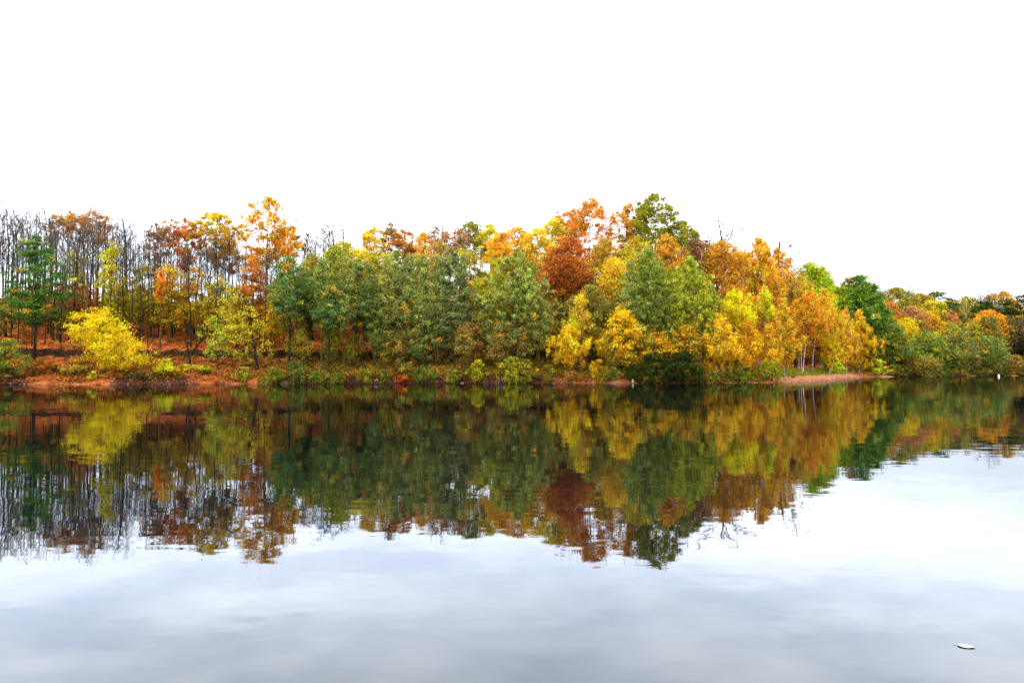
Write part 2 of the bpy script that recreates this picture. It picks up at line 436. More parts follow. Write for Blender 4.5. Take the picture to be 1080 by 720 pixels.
# ------------------------------------------------------------------ bare trees (a few kinds, then copies)
def bare_proto(seed, H=16.0, dense=1.0, spread=.16):
    r = np.random.default_rng(seed)
    T, B, W = Tubes(), Tubes(), Tubes()
    n = 12; z = np.linspace(-.3, H * .97, n); q = z.clip(0) / H
    k = r.uniform(0, 6, 4)
    x = .02 * H * np.sin(q * 4 + k[0]) * q + .3 * q * r.normal(); y = .02 * H * np.sin(q * 5 + k[1]) * q
    P = np.stack([x, y, z], 1); rad = .15 * (1 - .85 * q); rad[0] *= 1.4
    T.add(P, rad, 6)
    nb = int(21 * dense)
    for i in range(nb):
        t = .42 + .55 * (i + r.random()) / nb
        if t < .5 and r.random() < .45: continue
        f = t * (n - 1); j = int(min(f, n - 2)); p0 = P[j] + (P[j + 1] - P[j]) * (f - j)
        a = i * 2.4 + r.normal() * .4
        ln = H * spread * (1.5 - t) * r.uniform(.7, 1.25)
        d = np.array([math.cos(a), math.sin(a), r.uniform(1.0, 2.0)]); d /= np.linalg.norm(d)
        e = p0 + d * ln + np.array([0, 0, .15 * ln]); mid = p0 + d * ln * .5 + np.array([math.cos(a), math.sin(a), 0]) * .1 * ln
        s_ = np.linspace(0, 1, 5)[:, None]
        pts = (1 - s_) ** 2 * p0 + 2 * s_ * (1 - s_) * mid + s_ ** 2 * e + np.vstack([np.zeros(3), r.normal(size=(4, 3)) * .05])
        B.add(pts, np.linspace(.045, .016, 5) * (1.3 - .5 * t), 4)
        for m in range(int(6 * dense)):
            g = r.uniform(.25, 1) * 4; jj = int(min(g, 3)); q0 = pts[jj] + (pts[jj + 1] - pts[jj]) * (g - jj)
            dd = d + r.normal(size=3) * .5; dd[2] = abs(dd[2]) + .3; dd /= np.linalg.norm(dd)
            l2 = r.uniform(.6, 1.5)
            q1 = q0 + dd * l2 * .5 + r.normal(size=3) * .05; q2 = q0 + dd * l2 + np.array([0, 0, .12])
            W.add([q0, q1, q2], [.018, .013, .007], 3)
            for _ in range(2):
                d3 = dd + r.normal(size=3) * .5; d3[2] = abs(d3[2]); d3 /= np.linalg.norm(d3)
                W.add([q1, q1 + d3 * r.uniform(.4, .9)], [.012, .006], 3)
    return T.mesh('trunk'), B.mesh('branches'), W.mesh('twigs')

PROTO = []
for i in range(9):
    ms = bare_proto(50 + i, dense=1.0 if i % 3 == 0 else .72, spread=.13 + .02 * (i % 4))
    PROTO.append(ms)
for i, ms in enumerate(PROTO):
    ms[0].materials.append((M_BARK, M_MOSS, M_BARK)[i % 3]); ms[1].materials.append(M_GREY if i % 2 else M_BARK); ms[2].materials.append(M_GREY)

def bare(px, top, s, label, group, proto, wid=1.0, name='bare_tree'):
    D = dist_at(px, s); X, _, zt = ray(px, top, D); gz = float(ground_z(X, D))
    root = empty(name, (X, D, gz), label, 'tree', group)
    H = zt - gz
    root.scale = (wid * H / 16, wid * H / 16, H / 16)
    root.rotation_euler.z = (px * 7.3) % 6.28
    for nm, me in zip(('trunk', 'branches', 'twigs'), PROTO[proto % len(PROTO)]):
        o = bpy.data.objects.new(nm, me); COL.objects.link(o); o.parent = root
    return root
# ------------------------------------------------------------------ trees of the left bank
BG = 'leafless trees crowding the left hillside'
def bare_zone(px0, px1, n, tops, s0, s1, label, seed, wid=(.8, 1.15), group=BG):
    r = random.Random(seed)
    for i in range(n):
        px = px0 + (px1 - px0) * (i + r.random()) / n
        t = tops[0] + (tops[1] - tops[0]) * (px - px0) / (px1 - px0) + r.gauss(0, 6)
        bare(px, t, s0 + (s1 - s0) * r.random(), label, group, r.randrange(9), r.uniform(*wid))
bare_zone(-60, 6, 13, (222, 222), 12, 48, 'slim leafless grey tree standing at the far left edge of the hillside wood', 1)
bare_zone(6, 66, 23, (220, 226), 14, 50, 'slim leafless grey tree rising behind the layered dark green tree', 2)
bare_zone(66, 126, 24, (232, 228), 14, 50, 'slim leafless grey tree rising above and behind the big yellow bush', 3)
bare_zone(126, 186, 20, (240, 236), 16, 48, 'slim leafless brown tree between the yellow bush and the orange red crown', 4)
bare_zone(186, 250, 15, (240, 240), 16, 48, 'slim leafless brown tree below and beside the golden yellow crown', 5)
bare_zone(250, 320, 13, (250, 248), 18, 48, 'slim leafless tree near the tall orange tree on the left skyline', 6)
bare_zone(322, 378, 11, (240, 240), 30, 46, 'slim leafless grey tree on the skyline above the green trees', 7, (1.1, 1.5))
bare_zone(1030, 1052, 5, (309, 309), 26, 34, 'thin leafless tree on the far right skyline beside the dark pines', 8, (1.2, 1.6), 'leafless trees on the far right skyline')
bare(134, 226, 24, 'dark twiggy leafless tree standing taller than its neighbours left of the skyline dip', None, 0, 1.5)
bare(350, 233, 38, 'broad bare grey treetop above the green trees left of centre', None, 3, 2.0)
bare(462, 236, 40, 'bare brown treetop between the orange yellow crowns at centre left', None, 6, 2.0)
bare(750, 231, 36, 'lone bare treetop sticking up from the orange wood right of the oak', None, 0, 2.6)
bare(925, 305, 20, 'small bare tree on the skyline just right of the big dark green tree', None, 5, 1.7)
bare(826, 252, 22, 'bare pinkish tree with thin top at the right end of the orange wood', None, 3, 2.2)

t_ = tree
t_('tiers', 38, 246, 345, 66, 7, '2c6a20', '14502a', 'tall dark green tree in loose layers with sky showing through, at the far left', lump=.5, cover=1.0)
t_('sparse', 71, 221, 250, 20, 24, 'd8821c', 'b0601c', 'bare tree with a small tuft of orange leaves at its top, far left skyline', cover=1.0)
t_('sparse', 56, 228, 262, 22, 30, '8a5238', '6a4a40', 'reddish brown thinly leaved treetop just left of the orange tuft')
t_('sparse', 103, 219, 262, 32, 26, 'c07a48', 'a05a40', 'pinkish brown sparse treetop on the left skyline above the yellow bush', cover=.8)
t_('sparse', 86, 226, 258, 20, 34, '7a6050', '9a6a40', 'grey brown feathery treetop between the orange tuft and the pinkish brown treetop')
t_('thin', 118, 252, 335, 26, 14, 'd8c010', 'a8a018', 'slender bright yellow leaved tree directly above the big yellow bush', cover=.9)
t_('thin', 80, 262, 320, 22, 20, 'a89818', '7a7020', 'thin yellow green tree just right of the layered dark green tree', cover=.7)
t_('sparse', 165, 232, 290, 26, 24, '8a4a34', '6a4a38', 'thin reddish brown crown left of the orange red crown on the skyline', cover=.6)
t_('sparse', 178, 228, 270, 22, 30, 'a8702c', '7a5a40', 'thin golden brown treetop next to the orange red crown')
t_('sparse', 197, 230, 290, 32, 22, 'd0602c', 'b05428', 'orange red crown on bare stems left of the golden yellow crown', cover=1.2)
t_('sparse', 228, 221, 285, 46, 22, '9a6428', 'e0a814', 'golden yellow topped tree with brown lower crown on the left skyline', grad=1, cover=1.3)
t_('sparse', 246, 236, 290, 26, 30, 'c88a20', '8a5030', 'brownish gold crown tucked between the golden yellow tree and the tall orange tree', cover=.9)
t_('oak', 283, 207, 285, 68, 20, 'e8941c', 'd86e1c', 'tall lumpy orange tree, highest crown of the left half', cover=1.15, lump=.5, twigs=1.5)
t_('sparse', 308, 238, 285, 26, 26, 'b07040', 'c8802c', 'thin brownish orange crown at the right shoulder of the tall orange tree', cover=.8)
t_('thin', 90, 300, 345, 34, 19, 'b0543c', '8a5a2c', 'low reddish pink tree behind the top of the yellow bush', cover=1.2)
t_('thin', 12, 310, 352, 46, 16, '5a5a1c', '8a7a20', 'low olive brown tree on the slope at the left edge')
t_('thin', 62, 312, 350, 44, 18, '4a4a1c', '6a4a20', 'low dark olive tree on the slope behind the layered green tree')
t_('thin', 126, 296, 348, 34, 18, '6a6a1c', 'a89a1c', 'low olive tree right behind the crest of the yellow bush')
t_('thin', 152, 280, 346, 42, 16, 'a08a18', '6a6a1c', 'olive yellow tree on the slope, leftmost of the yellow row behind the red litter', cover=.95)
t_('thin', 178, 278, 348, 40, 15, 'c89a14', '8a7a1c', 'amber yellow tree on the slope, second of the yellow row behind the red litter', cover=1.0)
t_('thin', 204, 282, 350, 44, 17, 'c8860c', 'a09018', 'orange yellow tree below the orange red crown on the slope', cover=1.1)
t_('thin', 232, 288, 350, 40, 15, '8a8a1c', 'b09414', 'yellow olive tree below the golden yellow crown on the slope', cover=1.0)
t_('thin', 170, 285, 318, 14, 12, 'd86a20', 'c85a24', 'small orange leaved tree among the olive trees on the left slope', cover=1.2)
t_('thin', 267, 273, 352, 38, 12, '9a4c28', 'a8682c', 'reddish brown tree left of the bluish green tree', cover=1.5, fill=.45)
t_('thin', 248, 300, 372, 34, 10, 'b08a14', '8a8a20', 'yellow brown slender tree above the orange litter left of the leaning lime tree', cover=1.0)
t_('thin', 290, 300, 385, 34, 10, 'c08414', 'a89818', 'amber thinly leaved tree under the left edge of the bluish green tree', cover=1.0)
t_('thin', 262, 322, 386, 52, 4, '8a901c', 'a8981c', 'leaning dark trunked tree with a thin lime green crown by the water', cover=.32, tr=.2, bx=271, bark='dark')
t_('thin', 230, 322, 388, 34, 5, '6a8a30', '8a9a24', 'slender pale green tree at the water left of the leaning lime tree', cover=.5)
t_('shrub', 113, 324, 399, 82, 3.6, 'e0b408', 'd0a00c', 'big rounded bright yellow bush at the water on the left bank', 'waterside_bush', 'bush', skew=.75, cover=1.15, csize=.8, lump=.5, stems=7, fill=.55, accent=.05)
t_('shrub', 8, 357, 402, 46, 2.2, '3c6a28', '5a7a2c', 'dark green bush overhanging the water at the left edge', 'waterside_bush', 'bush')
t_('shrub', 175, 378, 400, 24, 2.5, 'c8c414', 'a0a81c', 'small lime yellow bush on the shore right of the big yellow bush', 'waterside_bush', 'bush')
t_('shrub', 80, 384, 401, 28, 2.8, '8a7a24', '6a7a24', 'low olive bush on the shore left of the big yellow bush', 'waterside_bush', 'bush')
t_('shrub', 97, 391, 403, 14, 1.6, 'c8b01c', 'a0901c', 'small yellow sprig bush at the waterline left of the big yellow bush', 'waterside_bush', 'bush')
t_('shrub', 200, 391, 401, 40, 2.6, '9a981c', 'b0701c', 'flat yellow green mat of growth along the shore right of the lime yellow bush', 'low_bush', 'bush')
# crooked leafless fork at the top of the bank
def fork():
    D = dist_at(200, 6.5); X = (200 - 540) / FOC * D; gz = float(ground_z(X, D))
    root = empty('crooked_tree', (X, D, gz), 'crooked leafless forked tree leaning over the red litter bank', 'tree')
    T, B = Tubes(), Tubes()
    T.add([(0, 0, -.3), (.05, 0, .5), (.0, .05, 1.1)], [.22, .16, .13], 7)
    T.add([(0, .05, 1.0), (.5, 0, 1.9), (1.3, .1, 3.0), (1.7, .2, 4.2), (2.4, .1, 5.4)], [.12, .10, .08, .06, .02], 6)
    T.add([(0, .05, 1.0), (-.3, 0, 2.2), (-.2, -.1, 3.4), (-.6, 0, 5.0)], [.11, .09, .07, .02], 6)
    r = np.random.default_rng(5)
    for p in [(.5, 0, 1.9), (1.3, .1, 3), (1.7, .2, 4.2), (2.1, .1, 4.8), (-.3, 0, 2.2), (-.2, -.1, 3.4), (-.4, 0, 4.2)]:
        for _ in range(4):
            d = np.array([r.normal() * .7, r.normal() * .5, .6 + r.random()]); p = np.array(p, float)
            B.add([p, p + d * .6, p + d * 1.2 + (0, 0, .2)], [.035, .022, .01], 4)
    link('trunk', T.mesh('trunk'), M_BARK, root); link('branches', B.mesh('branches'), M_BARK, root)
fork()

# ------------------------------------------------------------------ green alders and what stands behind them, centre left
t_('green', 306, 268, 347, 48, 5, '3c7038', '2c6444', 'bluish green tree, leftmost of the tall green waterside row', cover=1.35)
t_('alder', 328, 278, 348, 34, 8, '4a7434', '3a6a38', 'narrow green tree, second from the left in the green waterside row', cover=1.4)
t_('alder', 352, 260, 346, 58, 9, '7a8a2c', '5a7a34', 'olive topped green tree, third from the left in the green waterside row', cover=1.6)
t_('green', 347, 302, 350, 36, 4, '2c6a40', '3a7038', 'darker green low crown in front of the olive topped green tree', cover=1.5)
t_('alder', 377, 272, 348, 40, 6, '5a7a3c', '3c6640', 'grey green tree with a black trunk gap below, fourth in the green row', cover=1.5)
t_('alder', 396, 290, 372, 32, 5, '3f6a40', '5a7a3a', 'short dull green tree left of the big grey green pair', cover=1.5)
t_('alder', 418, 264, 378, 50, 7, '66804c', '748a50', 'grey green tree, left one of the big grey green pair', cover=1.6)
t_('alder', 446, 268, 382, 44, 5, '5c7c48', '7a8a44', 'dense green tree standing between the two big grey green trees', cover=1.5)
t_('alder', 476, 260, 384, 54, 7, '5c7c58', '4e7252', 'bluish grey green tree, right one of the big grey green pair', cover=1.6)
t_('thin', 507, 288, 384, 36, 9, '9a981c', 'b09a1c', 'yellow olive tree in the gap of the green row at centre', cover=1.5, fill=.5)
t_('alder', 545, 262, 378, 72, 6, '708c40', '587c4c', 'broad green tree with yellowish top at the middle of the shore', cover=1.6, grad=-1)
t_('alder', 522, 270, 345, 40, 12, 'a0a01c', '8a9424', 'yellow green crown at the left shoulder of the broad green tree', cover=1.5)
t_('alder', 568, 300, 370, 34, 4, '4c7040', '6a7a34', 'slim grey green tree at the right edge of the broad green tree', cover=1.4)
t_('thin', 502, 340, 382, 44, 6.5, '9c5c2c', '947024', 'low rust brown tree glowing under the broad green tree', cover=1.5, fill=.45)
t_('thin', 532, 338, 376, 30, 6, 'b8702c', 'a0682c', 'low orange brown tree between the green trunks at centre', cover=1.4, fill=.45)
t_('thin', 350, 345, 392, 30, 8, '8a8a20', 'b09420', 'thin yellow olive sapling among the trunks of the green row', cover=.9)
t_('thin', 372, 350, 398, 24, 8, 'c09018', 'a8881c', 'small amber sapling among the trunks of the green row', cover=1.1)
t_('thin', 410, 345, 396, 36, 6, '7a7a24', '8a7020', 'brownish olive sapling under the big grey green pair', cover=1.0)
t_('thin', 440, 345, 394, 34, 8, 'a87a2c', '8a8020', 'tan brown sapling under the big grey green pair', cover=1.0)
t_('thin', 325, 245, 290, 18, 34, '7a7468', '6a6458', 'thin pale grey treetop just right of the tall orange tree', cover=.4, twigs=3)
t_('thin', 300, 282, 330, 26, 14, 'c07a24', 'b06a24', 'orange brown crown behind the bluish green tree', cover=1.1)
t_('round', 362, 254, 290, 40, 26, 'a89c18', '8a8a1c', 'olive yellow crown behind the top of the green row', cover=1.5)
t_('round', 394, 239, 275, 28, 30, 'e0a018', 'd88a20', 'small golden crown on the skyline above the green row', cover=1.3, lump=.3)
t_('round', 384, 262, 292, 30, 24, 'c8b018', 'b89a18', 'yellow crown just below the small golden skyline crown', cover=1.4)
t_('oak', 412, 235, 272, 22, 32, '6a5a24', '8a4a24', 'dark olive brown crown on the skyline next to the small golden crown', cover=1.4)
t_('round', 426, 240, 280, 28, 28, 'b0602c', '9a5a30', 'rusty brown crown above the left grey green tree', cover=1.5)
t_('flame', 446, 244, 285, 26, 26, 'e09a1c', 'd07c20', 'orange yellow crown above the dense green tree', cover=1.5)
t_('oak', 458, 238, 280, 34, 34, '8a6040', 'a07040', 'brown feathery crown between two orange crowns at centre left', cover=.9, twigs=2)
t_('oak', 480, 240, 275, 32, 32, 'b08058', '9a6a48', 'pinkish brown crown left of the dark olive skyline crown', cover=1.0, twigs=1.5)
t_('dome', 497, 233, 275, 36, 34, '5a6a1c', '7a7a1c', 'dark olive crown on the skyline at centre', cover=1.5, lump=.3)
t_('round', 517, 235, 275, 28, 32, 'a8a018', 'c0a81c', 'yellow olive crown right of the dark olive skyline crown', cover=1.5)
t_('flame', 528, 242, 296, 42, 24, 'e89c20', 'd87c20', 'bright orange crown leaning above the yellow green shoulder', cover=1.6)
t_('dome', 546, 239, 290, 44, 30, 'c08028', 'a87428', 'brownish orange dome right of the bright orange crown', cover=1.6)
t_('round', 490, 262, 300, 36, 20, '7a7c2c', '9a8a24', 'olive crown filling the gap behind the bluish grey green tree', cover=1.4)
t_('round', 464, 256, 290, 28, 22, '8a7a2c', 'a8803c', 'mottled olive brown crown behind the dense green tree', cover=1.4)
t_('round', 330, 268, 320, 30, 18, '6a7a2c', '8a8a24', 'olive green crown filling behind the left of the green row', cover=1.3)
t_('round', 400, 262, 310, 36, 19, '8a8a20', 'b09a1c', 'yellow olive crown filling behind the middle of the green row', cover=1.4)
t_('round', 435, 270, 330, 40, 17, '7a7c28', '9a8a24', 'muted olive tree tucked behind the left grey green tree', cover=1.3)

# ------------------------------------------------------------------ the high wood at centre right
t_('round', 566, 240, 300, 40, 24, 'e0a41c', 'd0981c', 'golden yellow crown left of the rust red dome', cover=1.7)
t_('oak', 582, 230, 285, 34, 28, 'd8b41c', 'c0a01c', 'lemon yellow crown below the left end of the orange oak', cover=1.6)
t_('oak', 622, 208, 285, 66, 30, 'dc7c30', 'cc6828', 'wide rust orange oak with sky showing between its limbs, near the top of the wood', cover=1.0, lump=.5, twigs=1.0)
t_('oak', 600, 216, 255, 34, 32, 'cc7030', 'b86030', 'rust orange crown at the left end of the wide orange oak', cover=1.1, lump=.4)
t_('oak', 661, 212, 262, 38, 29, 'd0742c', 'c8842c', 'orange crown squeezed between the wide orange oak and the olive oak', cover=1.3, lump=.35)
t_('oak', 690, 203, 300, 66, 27, '5c6c10', '7c7a14', 'tall olive green oak, highest point of the whole wood', cover=1.7, lump=.45, dens=3.2)
t_('oak', 717, 232, 300, 48, 28, '546810', '74781a', 'olive green lower crown stepping down right of the tall olive oak', cover=1.7, lump=.35)
t_('dome', 598, 250, 316, 56, 16, 'a04a22', '94482a', 'rust red domed tree at centre of the wood', cover=2.2)
t_('dome', 648, 272, 316, 34, 11, 'e8b020', 'e09a20', 'small round golden yellow tree beside the rust red dome', cover=2.0)
t_('round', 672, 249, 300, 28, 18, 'b8a018', 'a0901c', 'yellow olive crown below the orange crown beside the olive oak', cover=1.6)
t_('round', 640, 252, 300, 34, 20, '9a7a20', 'b08020', 'brownish olive crown between the rust red dome and the yellow olive crown', cover=1.5)
t_('flame', 703, 246, 300, 40, 17, 'c07428', 'a86c2c', 'pointed brown orange tree below the olive oak', cover=1.8)
t_('dome', 736, 250, 305, 40, 24, '8a5a2c', '7a5238', 'dull purplish brown crown right of the pointed brown orange tree', cover=1.5, twigs=1)
t_('dome', 762, 252, 320, 54, 20, 'b87420', 'a8682c', 'broad brown orange tree left of the tall orange birch', cover=1.9)
t_('birch', 800, 248, 335, 48, 17, 'd88c20', 'c87a24', 'tall orange birch, highest crown right of the oak', cover=1.8, prof='oval')
t_('birch', 822, 258, 330, 40, 19, 'b87840', 'c08030', 'pinkish brown birch with pale leaning trunk at the right shoulder', cover=1.4, bx=815, prof='oval')
t_('round', 782, 262, 320, 34, 23, 'c8821c', 'b0741c', 'amber brown crown between the broad brown orange tree and the tall orange birch', cover=1.7)
t_('alder', 683, 262, 378, 70, 6, '5c7c34', '46703c', 'large green tree right of centre with greyish lower crown', cover=1.6, grad=-1)
t_('alder', 728, 270, 368, 56, 7, '7a9a2c', '6a8a30', 'large fresh green tree right of centre beside the yellow trees', cover=1.7)
t_('alder', 707, 282, 372, 36, 9, '6a8a2c', '8a9424', 'green crown wedged between the two large green trees', cover=1.4)
t_('alder', 748, 300, 378, 34, 8, '7a8a20', '9a941c', 'yellowish green edge tree left of the bright yellow top', cover=1.5)
t_('thin', 622, 300, 378, 48, 7, '5f6a24', '6a5a24', 'dark olive tree between the yellow tree and the golden shore tree', cover=1.6, fill=.45)
t_('birch', 612, 306, 360, 28, 5, 'e0b81c', 'a86c34', 'narrow pointed yellow tree with brown lower crown below the rust red dome', cover=1.4, grad=-1)
t_('thin', 636, 322, 350, 24, 10, '4a7a38', '5c8038', 'small cool green crown beside the dark olive tree', cover=1.5)
t_('birch', 600, 342, 397, 46, 3.5, 'e0a810', 'd8940c', 'yellow orange shore tree below the narrow pointed yellow tree', cover=1.6, prof='oval', bark='dark')
t_('birch', 606, 330, 356, 18, 4.5, 'e0d014', 'c8c414', 'lemon tuft of leaves above the yellow orange shore tree', cover=1.5, bark='dark')
t_('flame', 656, 320, 390, 52, 3.6, 'e0a010', 'd88c10', 'golden shore tree in front of the large green tree', cover=1.7)
t_('thin', 640, 345, 388, 34, 6, 'b89018', 'a0841c', 'yellow brown undergrowth tree left of the golden shore tree', cover=1.4, fill=.5)
t_('thin', 578, 340, 392, 26, 8, '9a8a1c', 'b0801c', 'olive amber sapling right of the broad green tree', cover=1.3)
t_('thin', 692, 350, 380, 38, 3.6, 'c88418', 'b0941c', 'orange yellow undergrowth tree below the large green tree', cover=1.4, fill=.5)
t_('thin', 724, 342, 380, 40, 3.8, 'c8781c', 'b08c18', 'orange undergrowth tree below the fresh green tree', cover=1.4, fill=.5)
t_('birch', 776, 302, 345, 36, 7, 'f0cc10', 'e0c410', 'brightest lemon yellow treetop of the right wood', cover=1.9, prof='round')
t_('birch', 758, 330, 396, 52, 3.8, 'd8a010', 'd89018', 'gold shore tree below and left of the lemon yellow treetop', cover=1.8, prof='oval')
t_('birch', 786, 338, 394, 46, 5, 'd88c18', 'c87c1c', 'amber orange tree behind the rounded green bushes', cover=1.7, prof='oval')
t_('birch', 803, 304, 372, 36, 8, 'c8782c', 'd8882c', 'orange tree right of the lemon yellow treetop', cover=1.7)
t_('birch', 792, 306, 330, 16, 9, 'e0a81c', 'c8981c', 'small gold point left of the lime tipped tree', cover=1.6)
t_('birch', 807, 300, 335, 20, 6.5, 'a8c018', 'c8c018', 'lime tipped narrow tree in the orange birch group', cover=1.7)
t_('birch', 826, 314, 386, 34, 6, 'b8981c', 'c88420', 'yellow olive birch left of the white trunked birches', cover=1.5)
t_('birch', 812, 340, 390, 30, 5, 'd08820', 'c09018', 'amber birch above the yellow green rounded bush', cover=1.5)
t_('round', 838, 288, 330, 36, 16, 'a09a1c', 'b08c1c', 'yellow olive crown below the bare pinkish top', cover=1.5)

# ------------------------------------------------------------------ birches on the point, the dark green domes
t_('dome', 856, 276, 350, 48, 16, '5a9418', '80a41c', 'bright green crown rising between the orange wood and the dark green tree', cover=2.1)
t_('dome', 904, 290, 396, 70, 13, '2c6424', '3c7428', 'large dark green domed tree behind the point', cover=2.1)
t_('dome', 922, 316, 398, 54, 11, '38702c', '447a30', 'green domed tree stepping down right of the large dark green dome', cover=2.1)
t_('green', 938, 340, 401, 50, 6, '4a7a34', '3c6c34', 'lower grey green tree reaching the water right of the point', cover=2.0)
t_('round', 884, 300, 345, 32, 15, '58901c', '3a7a20', 'mid green crown at the left shoulder of the large dark green dome', cover=1.8)
t_('birch', 852, 305, 352, 46, 8, 'e88c24', 'e07c28', 'orange birch with two white trunks at the left of the point', cover=1.8, stems=2, bx=846, tr=.1)
t_('birch', 868, 300, 350, 34, 8.5, 'e8b020', 'e09c20', 'tall golden birch with slanting white trunk on the point', cover=1.7, bx=857, tr=.1)
t_('birch', 880, 312, 388, 28, 10, 'e0b018', 'd89c18', 'yellow birch in the middle of the point group', cover=1.6)
t_('birch', 892, 323, 388, 24, 9, 'c88c28', 'b0703c', 'brown gold birch with thin inner crown on the point', cover=1.2)
t_('birch', 906, 326, 398, 32, 8, 'e09c14', 'd08a18', 'orange gold birch leafed down to the ground at the end of the point', cover=1.9, stems=2)
t_('birch', 866, 335, 378, 26, 17, 'd88420', 'c8841c', 'dense orange young birch behind the white trunks', cover=1.6)
t_('birch', 842, 330, 372, 24, 14, 'c88420', 'b8641c', 'rust orange birch at the left edge of the grassy point', cover=1.6)
t_('thin', 850, 352, 392, 40, 18, '7a2c10', '9a4418', 'dark red brown undergrowth tree behind the white birch trunks', cover=1.7, fill=.4)
t_('shrub', 873, 378, 393, 18, 9.5, '2c7a40', '3a8a40', 'small bluish green bush at the foot of the birches', 'low_bush', 'bush')
t_('shrub', 883, 381, 397, 18, 8, '7ac01c', '90c020', 'small vivid lime green bush at the foot of the birches', 'low_bush', 'bush')
t_('shrub', 925, 378, 398, 22, 3.5, '8aa024', '7a9a24', 'yellow green bush right of the orange gold birch', 'low_bush', 'bush')
t_('shrub', 944, 384, 400, 26, 2.5, '50782c', '40682c', 'dark green bush at the water right of the yellow green bush', 'low_bush', 'bush')

# ------------------------------------------------------------------ far right hillside
t_('dome', 946, 303, 340, 44, 34, '7a7c1c', '8a7018', 'olive crown on the skyline right of the big dark green dome', cover=1.8, lump=.3)
t_('dome', 970, 309, 345, 34, 34, '98801c', 'a0701c', 'brownish olive crown on the far right skyline, second from the dark dome', cover=1.8)
t_('pine', 986, 306, 345, 34, 33, '2c6434', '245a30', 'dark green broad pine on the far right skyline', cover=1.7)
t_('pine', 1001, 313, 348, 24, 31, '244c24', '2c5a24', 'very dark small pine right of the broad skyline pine', cover=1.7)
t_('dome', 1020, 312, 352, 38, 32, 'a08a1c', '8a841c', 'yellow olive crown between the pines on the far right skyline', cover=1.8)
t_('round', 984, 316, 345, 28, 26, 'a8a018', '8a901c', 'yellow green crown below the broad skyline pine', cover=1.7)
t_('pine', 1038, 317, 352, 38, 27, '183c20', '1c4420', 'blackish green pine leaning left above the orange crown', cover=1.9)
t_('dome', 1056, 307, 345, 42, 32, 'a07c1c', 'b06c20', 'brown orange crown behind the blackish pines', cover=1.6)
t_('pine', 1061, 315, 358, 28, 26, '1c3c1c', '244020', 'narrow blackish green pine below the brown orange crown', cover=1.9)
t_('pine', 1084, 308, 352, 38, 27, '144028', '1c4c30', 'cold dark green pine at the far right edge', cover=2.0)
t_('dome', 937, 318, 356, 26, 26, 'd8702c', 'c85c28', 'orange red crown right of the large dark green dome', cover=1.7)
t_('dome', 952, 335, 388, 36, 14, 'e8bc14', 'd8a414', 'bright yellow tree sloping down on the far right bank', cover=1.9, skew=-.5)
t_('dome', 961, 322, 362, 32, 22, 'b07058', '9a6048', 'mauve brown crown above the bright yellow sloping tree', cover=1.7)
t_('dome', 978, 328, 372, 34, 20, 'e09020', 'c8841c', 'orange yellow crown right of the mauve brown crown', cover=1.8)
t_('round', 986, 350, 380, 24, 13, 'd8b818', 'c8a818', 'small yellow crown above the far green trees', cover=1.7)
t_('dome', 999, 326, 366, 26, 24, 'b8604c', 'a07038', 'pinkish red crown below the far right skyline', cover=1.7)
t_('round', 1018, 336, 376, 34, 20, '8a8a28', '9a8024', 'dull olive crown below the yellow olive skyline crown', cover=1.8)
t_('dome', 1000, 340, 385, 30, 16, '7a8a2c', '8a8a28', 'soft olive green crown between the pinkish red crown and the shore', cover=1.8)
t_('dome', 1043, 327, 366, 36, 21, 'e88c1c', 'd87820', 'glowing orange crown below the blackish pine', cover=1.9)
t_('oak', 1066, 334, 392, 40, 20, '5c4034', '6a4c38', 'greyish brown nearly leafless tree below the pines at far right', cover=1.0, twigs=2)
t_('dome', 976, 350, 398, 48, 9, '4c8434', '58803c', 'green domed tree on the far right bank', cover=2.0)
t_('dome', 998, 362, 400, 34, 6, '6a8a38', '5c8038', 'pale green tree by the far right shore', cover=1.9)
t_('dome', 966, 374, 400, 50, 4, '8a7424', '7a6a20', 'olive brown rounded bush tree on the far right shore', cover=1.9)
t_('round', 1012, 350, 400, 44, 5, '647444', '5a6c3c', 'grey green willowy tree on the far right shore', cover=1.8)
t_('dome', 1042, 354, 400, 42, 5, '4c7c3c', '44703c', 'deep green rounded tree above the white buoy', cover=1.9)
t_('dome', 1026, 340, 380, 34, 15, '8a9030', 'a09a28', 'yellowish green crown behind the deep green rounded tree', cover=1.8)
t_('dome', 1066, 374, 400, 32, 4, '8a6c28', '7a6a24', 'brown olive bush tree near the right edge of the shore', cover=1.8)
t_('dome', 1084, 352, 400, 34, 8, '1c1c14', '2c2014', 'very dark brown green tree at the right edge above the shore', cover=1.9)
t_('dome', 1112, 330, 400, 46, 12, '3c5424', '5a5020', 'dark olive tree just beyond the right edge', cover=1.6)
t_('dome', 958, 392, 401, 20, 3, '6a7a2c', '5a6c28', 'low green bush at the waterline below the olive brown bush tree', 'low_bush', 'bush')

# ------------------------------------------------------------------ bushes along the waterside, left to right
B_ = lambda px, top, bot, w, s, ca, cb_, lb, **k: tree('shrub', px, top + 7, 405, w * .86, max(.5, s - 1.4), ca, cb_, lb, 'waterside_bush', 'bush', **{**dict(over=.9, floor=-.42, dim=.6, gain=.62, csize=.4, twigs=.6), **k})
B_(256, 380, 399, 32, 2.6, '9aa01c', 'a8a01c', 'yellow green bush at the foot of the leaning lime tree')
B_(288, 380, 400, 34, 2.0, '6a8a24', '58802c', 'green bush with lighter tips right of the leaning lime tree')
B_(312, 374, 402, 34, 1.8, '3c6c30', '4c7c3c', 'dark green bush under the bluish green tree')
B_(336, 384, 402, 26, 1.6, '4c7a28', '6a8a28', 'mid green bush below the second tree of the green row')
B_(358, 385, 402, 24, 1.8, '6a8a28', '4a7428', 'lime edged green bush beside the black trunk gap')
B_(384, 382, 401, 24, 1.8, '8a9424', '6a8028', 'yellowish green bush left of the small red bush')
